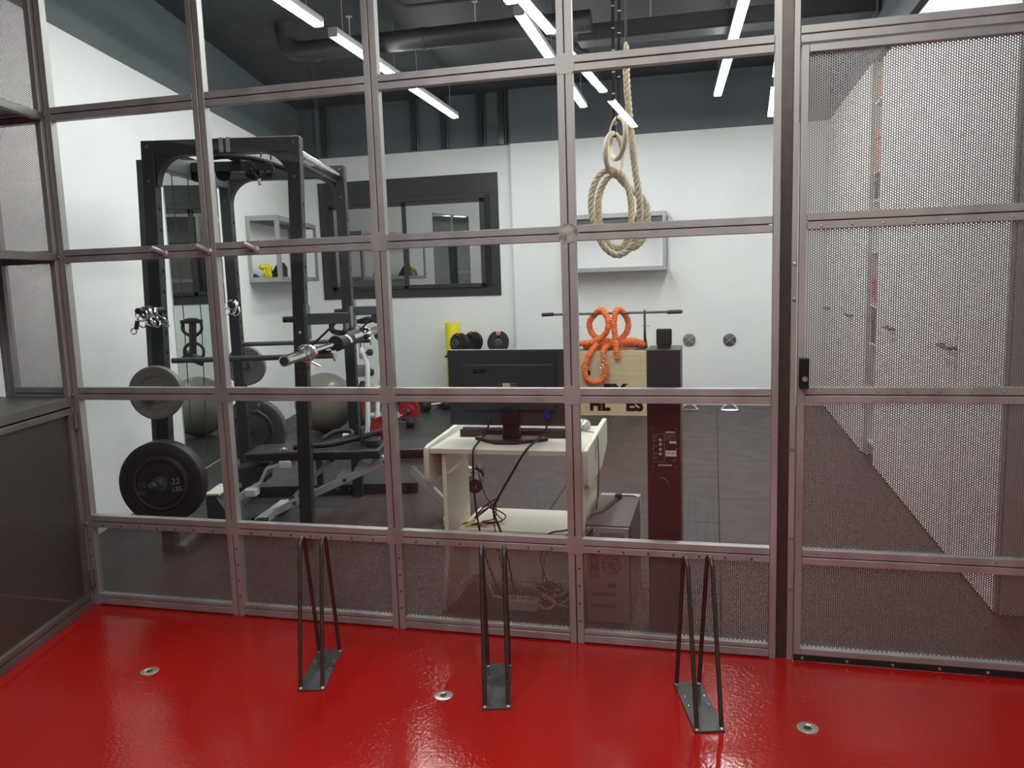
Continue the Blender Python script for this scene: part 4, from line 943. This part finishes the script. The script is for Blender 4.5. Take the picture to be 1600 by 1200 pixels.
rope_pts = [(-.430, ry+.0, 2.56), (-.428, ry-.01, 2.48), (-.425, ry-.03, 2.35), (-.405, ry-.04, 2.10), (-.385, ry-.05, 1.92), (-.365, ry-.06, 1.76), (-.375, ry-.05, 1.62), (-.42, ry-.05, 1.535), (-.485, ry-.06, 1.505),
            (-.555, ry-.06, 1.56), (-.605, ry-.05, 1.69), (-.612, ry-.03, 1.82), (-.575, ry, 1.915), (-.515, ry+.03, 1.945), (-.455, ry+.04, 1.90), (-.420, ry+.03, 1.80), (-.415, ry, 1.66), (-.45, ry-.01, 1.555), (-.515, ry-.02, 1.55), (-.57, ry-.01, 1.64), (-.585, ry+.02, 1.78), (-.560, ry+.05, 1.88), (-.508, ry+.08, 1.925), (-.44, ry+.08, 1.86), (-.350, ry+.05, 1.78), (-.335, ry+.03, 1.68), (-.355, ry+.01, 1.585), (-.41, ry-.0, 1.535)]
rp = spline(rope_pts, 26)
acc = 0; strands = [[], [], []]; prev = rp[0]; T0 = Vector((1, 0, 0))
for i, p_ in enumerate(rp):
    acc += (p_-prev).length; prev = p_
    tg = (rp[min(i+1, len(rp)-1)]-rp[max(i-1, 0)]).normalized()
    T0 = (T0-tg*T0.dot(tg)).normalized(); B0 = tg.cross(T0)
    for k in range(3):
        a_ = acc*2*math.pi/.085+k*2*math.pi/3
        tf = min(1., .25+acc/.10); strands[k].append(p_+(T0*math.cos(a_)+B0*math.sin(a_))*.0088*tf)
mb = MB()
radii = [.0098*min(1., .3+.09*i) for i in range(len(rp))]
for s_ in strands: mb.tube(s_, radii, 7)
climb = solo('climbing_rope', mb, M_ROPE, 'thick natural climbing rope coiled through the lower gym ring', 'rope', (-.43, ry, 1.5))
BASE[climb.name] = Vector((-.43, ry, 1.5))
MB().rod((-.430, ry, 2.55), (-.428, ry, ZC), .0045, 8).build('cord', M_STRAP, climb)

# ================================================================== DESK, COMPUTER
dk = thing('computer_desk', 'cream computer desk with a lower shelf seen from behind', 'desk', (-.84, .5, 0))
DT = .70
MB().box(-1.168, -.512, .225, .79, DT-.022, DT).build('desktop', M_CREAM, dk, bevel=.002)
ap = [(.205, -.125), (.215, -.145), (.235, -.155), (.62, -.155), (.80, -.09), (.81, -.07), (.81, .025), (.80, .035), (.25, .012), (.215, .004), (.205, -.012)]
for x0 in (-1.190, -.512):
    o_ = MB().prism(ap, (x0, 0, DT), (0, 1, 0), (0, 0, 1), (.022, 0, 0)).build('side_apron', M_CREAM, dk, bevel=.004)
    xo = x0+.0225 if x0 > -1 else x0-.0005
    MB().prism([(-.022, 0), (-.014, .04), (0, .055), (.014, .04), (.022, 0), (.014, -.04), (0, -.055), (-.014, -.04)], (xo, .43, DT-.04), (0, 1, 0), (0, 0, 1), (.0006, 0, 0)).build('hand_slot', M_TAN, o_)
lgp = [(.19, 0), (.19, .03), (.25, .20), (.26, .26), (.26, DT-.022), (.58, DT-.022), (.58, .25), (.66, .10), (.74, .03), (.74, 0), (.64, 0), (.60, .05), (.33, .05), (.29, 0)]
for x0 in (-1.128, -.530):
    MB().prism(lgp, (x0, 0, 0), (0, 1, 0), (0, 0, 1), (.018, 0, 0)).build('leg_panel', M_CREAM, dk, bevel=.002)
MB().box(-1.110, -.530, .398, .74, .275, .297).build('lower_shelf', M_CREAM, dk, bevel=.002)
MB().box(-1.110, -.530, .540, .556, .03, .275).build('kick_panel', M_CREAM, dk, bevel=.001)
MB().beam((-1.104, .262, .585), (-.99, .262, .672), .006, .012).build('brace', M_CREAM, dk, bevel=.002)
# monitor
mo = thing('monitor', 'black computer monitor seen from behind on the cream desk', 'monitor', (-.85, .44, DT))
MX0, MX1, MY, MZ0, MZ1 = -1.138, -.597, .42, .765, 1.097
cs = MB().box(MX0, MX1, MY, MY+.028, MZ0, MZ1).build('case', M_MON, mo, bevel=.006)
MB().box(MX0+.07, MX1-.06, MY-.016, MY, MZ0+.07, MZ1-.06).build('back_bulge', M_MON, mo, bevel=.007)
MB().box(MX0+.012, MX1-.012, MY+.028, MY+.030, MZ0+.018, MZ1-.012).build('screen', M_INK, mo)
MB().box(MX0, MX1, MY+.002, MY+.026, MZ1, MZ1+.0016).build('top_edge', M_GSHELF, mo)
text('logo', 'acer', .036, (-.985, MY-.0166, MZ1-.088), (1, 0, 0), (0, 0, 1), M_INK, mo, .0008, bold=.001)
lb_ = MB().box(-.905, -.817, MY-.0170, MY-.0164, .925, .962).build('label', M_PLAST2, mo)
MB().box(-.886, -.852, MY-.0176, MY-.0171, .928, .955).build('label_patch', M_WLABEL, lb_)
for x0, x1, z in ((-.902, -.89, .950), (-.848, -.820, .952), (-.848, -.820, .943), (-.848, -.82, .934), (-.902, -.82, .9268)): MB().box(x0, x1, MY-.0176, MY-.0171, z-.001, z+.001).build('label_line', M_GSHELF, lb_)
nk = MB(); nk.box(-.894, -.816, MY-.030, MY-.004, .775, .85).prism([(-.04, 0), (.04, 0), (.034, .10), (.024, .112), (-.024, .112), (-.034, .10)], (-.855, MY-.02, .712), (1, 0, 0), (0, 0, 1), (0, .035, 0))
nk.build('stand_neck', M_PLAST, mo, bevel=.004)
st = MB(); st.prism([(-.055, -.075), (.035, -.075), (.16, .02), (.15, .04), (.03, .13), (-.05, .13), (-.165, .04), (-.17, .02)], (-.855, MY-.02, DT), (1, 0, 0), (0, 1, 0), (0, 0, .014)); st.build('stand_base', M_PLAST, mo, bevel=.003)
vg = MB().box(-.706, -.680, MY-.022, MY-.008, .800, .838).build('vga_plug', M_BLUE, mo, bevel=.003)
for x in (-.703, -.683): MB().rod((x, MY-.015, .800), (x, MY-.015, .790), .003, 8).build('thumb_screw', M_PLAST2, vg)
# keyboard
kb_ = thing('keyboard', 'black keyboard with pale key fronts behind the monitor', 'keyboard', (-.85, .57, DT))
MB().prism([(0, 0), (.15, 0), (.15, .014), (0, .034)], (-1.115, .485, DT), (0, 1, 0), (0, 0, 1), (.50, 0, 0)).build('body', M_PLAST2, kb_, bevel=.003)
ky = MB()
for r_ in range(5):
    for c__ in range(20):
        x = -1.105+c__*.0243; y = .496+r_*.026; zz = DT+.034-.020*((y-.485)/.15)
        ky.box(x, x+.020, y, y+.020, zz-.004, zz+.009)
struct(ky.build('keys', M_KEY, kb_), 'stuff')
ms = thing('mouse', 'silver and black computer mouse on the desk edge', 'mouse', (-.60, .72, DT))
MB().sphere((-.595, .72, DT+.014), .041, 20, 12, (1., 1.6, .72)).build('body', M_SILVER, ms)
MB().sphere((-.60, .685, DT+.020), .020, 14, 8, (.5, 1.1, .85)).build('wheel_cover', M_PLAST, ms)
def cable(pts, r, mt_, label, k=10): 
    mb = MB(); mb.tube(spline(pts, k), r, 8); return solo('cable', mb, mt_, label, 'cable', pts[0])
cable([(-.60, .67, DT+.012), (-.56, .60, DT+.01), (-.50, .5, DT+.02), (-.478, .42, DT-.02), (-.478, .40, .50), (-.50, .37, .36), (-.56, .35, .315), (-.63, .345, .30), (-.70, .33, .22), (-.72, .32, .05)], .0022, M_PLAST, 'thin black mouse cable over the right end of the desk')
cable([(-.952, MY-.004, .79), (-.958, MY-.06, .74), (-.965, .21, .71), (-.968, .195, .66), (-.968, .20, .50), (-.958, .22, .35), (-.945, .27, .20), (-.90, .30, .05), (-.88, .32, .012)], .0042, M_PLAST, 'black power cable hanging straight down behind the monitor')
cable([(-.693, MY-.015, .79), (-.70, MY-.05, .745), (-.735, .23, .715), (-.76, .195, .68), (-.82, .19, .58), (-.868, .2, .50), (-.895, .22, .44), (-.885, .26, .36), (-.872, .30, .27), (-.85, .32, .10), (-.84, .33, .012)], .0050, M_PLAST, 'black screen cable with blue plug crossing behind the desk')
cable([(-.955, .2, .64), (-.93, .21, .52), (-.893, .215, .455), (-.90, .24, .40), (-.905, .28, .30), (-.895, .3, .2), (-.87, .32, .05)], .0022, M_PLAST, 'thin black cable joining the screen cable under the desk')
cable([(-.60, .46, .302), (-.64, .42, .302), (-.69, .385, .300), (-.715, .37, .26), (-.715, .30, .20), (-.69, .31, .1), (-.66, .33, .012)], .0035, M_PLAST, 'black cable bending down over the front of the lower shelf')
# AV leads on the lower shelf
AVDY = .055
av = thing('av_leads', 'tangle of black leads with red, yellow and white plugs on the shelf', 'cable', (-1.0, .45, .297))
for i, (pts, r) in enumerate([
    ([(-1.075, .38, .305), (-1.0, .40, .306), (-.94, .44, .31), (-.935, .50, .32), (-1.0, .47, .36), (-1.05, .43, .335)], .0032),
    ([(-1.07, .40, .305), (-1.05, .47, .34), (-1.0, .52, .38), (-.965, .50, .39), (-1.03, .46, .34), (-1.07, .41, .308)], .0032),
    ([(-1.02, .50, .37), (-.99, .50, .34), (-.96, .48, .318), (-.94, .45, .306), (-1.02, .42, .305), (-1.06, .39, .306)], .0032),
    ([(-.985, .5, .385), (-.975, .49, .35), (-.98, .47, .31), (-1.03, .44, .304)], .0028)]):
    MB().tube(spline([(a, b+AVDY, c) for a, b, c in pts], 8), r, 8).build('lead', M_PLAST, av)
for (x, y, z, dx, dy, mt_) in ((-1.075, .375, .306, -.5, -1, M_YEL), (-1.085, .385, .308, -1, -.6, M_REDPL), (-1.062, .405, .315, -.2, -1, M_YEL), (-1.068, .385, .308, -.8, -1, M_WPLAST), (-1.025, .385, .304, .3, -1, M_REDPL), (-1.005, .385, .303, .8, -.7, M_TAN)):
    dd_ = Vector((dx, dy, 0)).normalized(); MB().lathe([(.003, -.02), (.0065, -.018), (.0065, .008), (.004, .010), (.004, .02)], (x, y+AVDY, z+.001), dd_, 12).build('plug', mt_, av)
# power strip and leads on the floor
ps = thing('power_strip', 'white power strip on the floor among the cables', 'power strip', (-.79, .27, 0))
MB().box(-.868, -.725, .235, .30, 0, .045).build('body', M_WPLAST, ps, bevel=.006)
for x in (-.835, -.795, -.755): MB().lathe([(.004, -.002), (.020, -.002), (.020, .0006), (.004, .0006)], (x, .268, .0445), (0, 0, 1), 18).build('socket', M_GSHELF, ps)
MB().tube(spline([(-.725, .268, .02), (-.69, .25, .012), (-.66, .27, .02), (-.665, .31, .03), (-.70, .33, .02), (-.74, .34, .012), (-.95, .35, .012)], 8), .005, 8).build('lead', M_WPLAST, ps)
tg_ = thing('cable_tangle', 'heap of dark and pale cables on the floor beside the power strip', 'cable', (-.65, .36, 0))
rr_ = random.Random(3)
for i in range(9):
    c0 = Vector((-.66+rr_.uniform(-.05, .05), .37+rr_.uniform(-.03, .03), .02)); pts = []
    for q in range(7):
        a_ = q*1.0+i; pts.append(c0+Vector((math.cos(a_)*rr_.uniform(.03, .09), math.sin(a_)*rr_.uniform(.02, .06), rr_.uniform(-.006, .05))))
    MB().tube(spline(pts, 7), .0042, 7).build('lead', [M_PLAST, M_PLAST, M_SILVER][i % 3], tg_)
cable([(-.95, .30, .09), (-.92, .27, .05), (-.89, .28, .035), (-.86, .31, .02)], .0038, M_CABLEY, 'yellow cable on the floor left of the power strip')
cable([(-.71, .30, .06), (-.66, .27, .035), (-.60, .25, .03), (-.54, .22, .05), (-.50, .20, .10), (-.47, .18, .16), (-.455, .165, .19)], .0042, M_CABLEY, 'yellow network cable plugged into the computer tower')
# computer tower
ct = thing('computer_tower', 'dark computer tower seen from its ported back beside the desk', 'computer', (-.41, .40, 0))
TX0, TX1, TY0, TY1, TH = -.500, -.322, .158, .62, .415
MB().box(TX0, TX1, TY0+.008, TY1, .012, TH).build('case', M_PLAST2, ct, bevel=.003)
MB().box(TX0-.001, TX1+.001, TY1-.012, TY1+.03, .012, TH+.002).build('front_bezel', M_SILVER, ct, bevel=.004)
for x in (TX0+.02, TX1-.02):
    for y in (TY0+.06, TY1-.06): MB().lathe([(.014, 0), (.012, .012)], (x, y, 0), (0, 0, 1), 12).build('foot', M_RUBBER, ct)
bkp = MB().box(TX0+.004, TX1-.004, TY0, TY0+.008, .016, TH-.006).build('back_plate', M_GSHELF, ct, bevel=.001)
gr = MB()
for r_ in range(9):
    for c__ in range(14):
        x = TX0+.060+c__*.0070+(r_ % 2)*.0035; z = TH-.030-r_*.0065
        gr.lathe([(.0024, 0), (.0024, .0008)], (x, TY0+.0001, z), (0, -1, 0), 6)
struct(gr.build('vent_holes', M_INK, bkp), 'stuff')
fan = MB().lathe([(.040, 0), (.040, .0012), (.036, .0016), (.014, .0016)], (TX0+.105, TY0, .255), (0, -1, 0), 30).build('fan_grille', M_PLAST2, bkp)
for r_ in (.033, .026, .019): MB().tube(ring_pts((TX0+.105, TY0-.003, .255), r_, (1, 0, 0), (0, 0, 1), 24), .0014, 6, closed=True).build('fan_wire', M_GSHELF, fan)
MB().box(TX0+.015, TX0+.055, TY0-.004, TY0, .195, .30).build('port_block', M_REDPL, bkp, bevel=.001)
MB().box(TX0+.02, TX0+.05, TY0-.006, TY0-.003, .235, .262).build('port', M_PLAST, bkp)
for k in range(5): MB().box(TX0+.02, TX0+.12, TY0-.002, TY0, .05+k*.025, .066+k*.025).build('slot_cover', M_RACKG if k % 2 else M_GSHELF, bkp)
MB().box(TX0+.092, TX0+.122, TY0-.014, TY0, .165, .182).build('port_plug', M_BLUE, bkp, bevel=.002)
for x, z in ((TX0+.012, TH-.014), (TX1-.010, TH-.014), (TX0+.012, .33), (TX1-.010, .33), (TX1-.010, .05)): MB().lathe([(.004, 0), (.003, .004)], (x, TY0, z), (0, -1, 0), 8).build('screw', M_CHROME, bkp)
plg = MB().box(TX0+.020, TX0+.055, TY0-.03, TY0, .345, .375).build('power_plug', M_RUBBER, bkp, bevel=.008)
MB().rod((TX0+.038, TY0-.01, .37), (TX0+.038, TY0-.012, .40), .006, 10).build('plug_neck', M_SILVER, plg)
cable([(TX0+.034, TY0-.012, .404), (TX0+.0, TY0-.035, .36), (TX0-.012, TY0-.03, .3), (TX0-.015, TY0-.01, .1), (TX0-.01, TY0+.0, .008)], .0038, M_PLAST, 'black power lead hanging from the computer tower plug')
cable([(-.565, .30, .33), (-.52, .27, .37), (-.49, .27, TH+.006), (-.45, .36, TH+.006), (-.42, .5, TH+.006), (-.405, .575, TH+.008), (-.36, .58, TH+.01), (-.335, .575, TH+.008)], .0030, M_PLAST, 'thin black cable lying over the top of the computer tower')
cable([(-.41, .585, TH+.010), (-.435, .49, TH+.006), (-.455, .37, TH+.005), (-.46, .34, TH+.005)], .0022, M_PLAST, 'short black cable end on the computer tower top')
solo('cable_adapter', MB().box(-.428, -.398, .555, .595, TH+.0025, TH+.020), M_PLAST, 'small black cable adapter on the computer tower', 'adapter', (-.41, .57, TH), bevel=.005)

# ================================================================== COLUMN SPEAKER
sp = thing('column_speaker', 'slim black column speaker with white printed amplifier panel at its back', 'speaker', (-.182, .14, 0))
SX0, SX1, SY0 = -.244, -.120, .082
MB().box(SX0, SX1, SY0, SY0+.20, .012, 1.122).build('cabinet', M_SPEAK, sp, bevel=.003)
MB().box(SX0-.012, SX1+.012, SY0-.012, SY0+.22, 0, .012).build('base_plate', M_SPEAK, sp, bevel=.003)
ppn = MB().box(-.226, -.132, SY0-.003, SY0, .675, .830).build('amplifier_panel', M_SPEAK, sp, bevel=.001)
def pr(x0, x1, z0, z1, mt_=M_WLABEL): MB().box(x0, x1, SY0-.0042, SY0-.0032, z0, z1).build('print', mt_, ppn)
fr_ = lambda x0, x1, z0, z1, t_=.0009: (pr(x0, x1, z0, z0+t_, M_GSHELF), pr(x0, x1, z1-t_, z1, M_GSHELF), pr(x0, x0+t_, z0, z1, M_GSHELF), pr(x1-t_, x1, z0, z1, M_GSHELF))
fr_(-.221, -.180, .700, .806); fr_(-.177, -.137, .785, .808)
for z in (.805, .800, .795): pr(-.172, -.142, z-.003, z-.002, M_GSHELF)
pr(-.176, -.140, .812, .816); pr(-.161, -.136, .771, .780); pr(-.176, -.136, .722, .744); pr(-.173, -.139, .7325, .7355, M_INK); pr(-.149, -.140, .706, .7085, M_GSHELF)
for z in (.797, .783, .759, .731, .714): pr(-.218, -.206, z-.001, z+.001, M_GSHELF)
for z in (.783, .767, .748, .731): MB().lathe([(.0065, 0), (.0055, .007), (.003, .008)], (-.195, SY0-.003, z), (0, -1, 0), 14).build('knob', M_GSHELF, ppn)
for i in range(6): pr(-.203+i*.0085, -.197+i*.0085, .685, .690)
for x in (-.222, -.136):
    for z in (.826, .750, .680): MB().lathe([(.0025, 0), (.002, .0015)], (x, SY0-.003, z), (0, -1, 0), 8).build('screw', M_GSHELF, ppn)
MB().tube(spline([(-.195, SY0-.004, .640), (-.178, SY0-.012, .636), (-.168, SY0-.014, .62), (-.160, SY0-.006, .600)], 6), .0025, 6).build('hook', M_RACKG, sp)
pd = MB().box(-.212, -.154, .150, .162, 1.132, 1.196).build('tablet_box', M_SPEAK, None, bevel=.006, base=(-.183, .156, 1.122))
tag(pd, 'small black box standing on top of the column speaker', 'device')
MB().box(-.208, -.158, .14, .172, 1.1225, 1.133).build('foot', M_SPEAK, pd, base=(-.183, .156, 1.122)).location = (0, 0, 0)

# ================================================================== BIKE STANDS AND FLOOR DISCS
def bike_stand(cx, cyy, rz, label):
    t_ = thing('bike_stand', label, 'bike stand', (cx, cyy, 0), group='floor bike stands')
    c_, s_ = math.cos(rz), math.sin(rz); EX, EY = Vector((c_, s_, 0)), Vector((-s_, c_, 0)); O = Vector((cx, cyy, 0))
    hw, hl = .047, .153
    MB().prism([(-hw, -hl), (hw, -hl), (hw, hl), (-hw, hl)], O+Vector((0, 0, .0005)), EX, EY, (0, 0, .006)).build('base_plate', M_DKPLATE, t_, bevel=.001)
    for sx in (-1, 1):
        o_ = O+EX*(sx*.0385); R_ = .034; zt = .470
        pts = [o_+EY*(-hl+.012)+Vector((0, 0, .006)), o_+EY*(-hl*.62)+Vector((0, 0, .30))]
        pts = [o_+EY*(-hl+.012)+Vector((0, 0, .006))] + arc(o_+EY*.0+Vector((0, 0, zt)), R_, math.pi-.12, .12, 10, EY, Vector((0, 0, 1))) + [o_+EY*(hl-.012)+Vector((0, 0, .006))]
        MB().tube(pts, .0072, 14).build('hoop', M_ROD, t_)
        for sy_ in (-1, 1):
            MB().lathe([(.0105, 0), (.0095, .003), (.007, .006)], o_+EY*(sy_*(hl-.012))+Vector((0, 0, .006)), (0, 0, 1), 12).build('weld_bead', M_STEEL2, t_)
        for sy_ in (-.03, .0):
            pass
    for sx, sy_ in ((-1, .35), (1, .35), (-1, -.02), (1, -.02)):
        p_ = O+EX*(sx*.033)+EY*(sy_*hl); MB().lathe([(.006, 0), (.005, .003), (.001, .0035)], (p_.x, p_.y, .0065), (0, 0, 1), 10).build('screw', M_CHROME, t_)
    return t_
bike_stand(-1.397, -.398, .243, 'floor bike stand of two rod hoops nearest the left cupboard')
bike_stand(-.727, -.394, .235, 'floor bike stand of two rod hoops in front of the desk')
bike_stand(-.050, -.400, .262, 'floor bike stand of two rod hoops nearest the perforated door')
for x, y, lb in ((-2.029, -.525, 'steel floor disc set flush in red floor, left of the bike stands'), (-.893, -.489, 'steel floor disc set flush in red floor, between the left and middle stands'), (.280, -.466, 'steel floor disc set flush in red floor, by the perforated door')):
    t_ = thing('floor_disc', lb, 'disc', (x, y, 0), group='floor discs')
    MB().lathe([(.033, 0), (.0325, .002), (.030, .003), (.018, .003), (.016, .0012), (.002, .0012)], (x, y, 0), (0, 0, 1), 28).build('rim', M_BRASS, t_)
    MB().lathe([(.012, .0012), (.010, .0028), (.002, .003)], (x, y, 0), (0, 0, 1), 16).build('centre', M_PLAST2, t_)
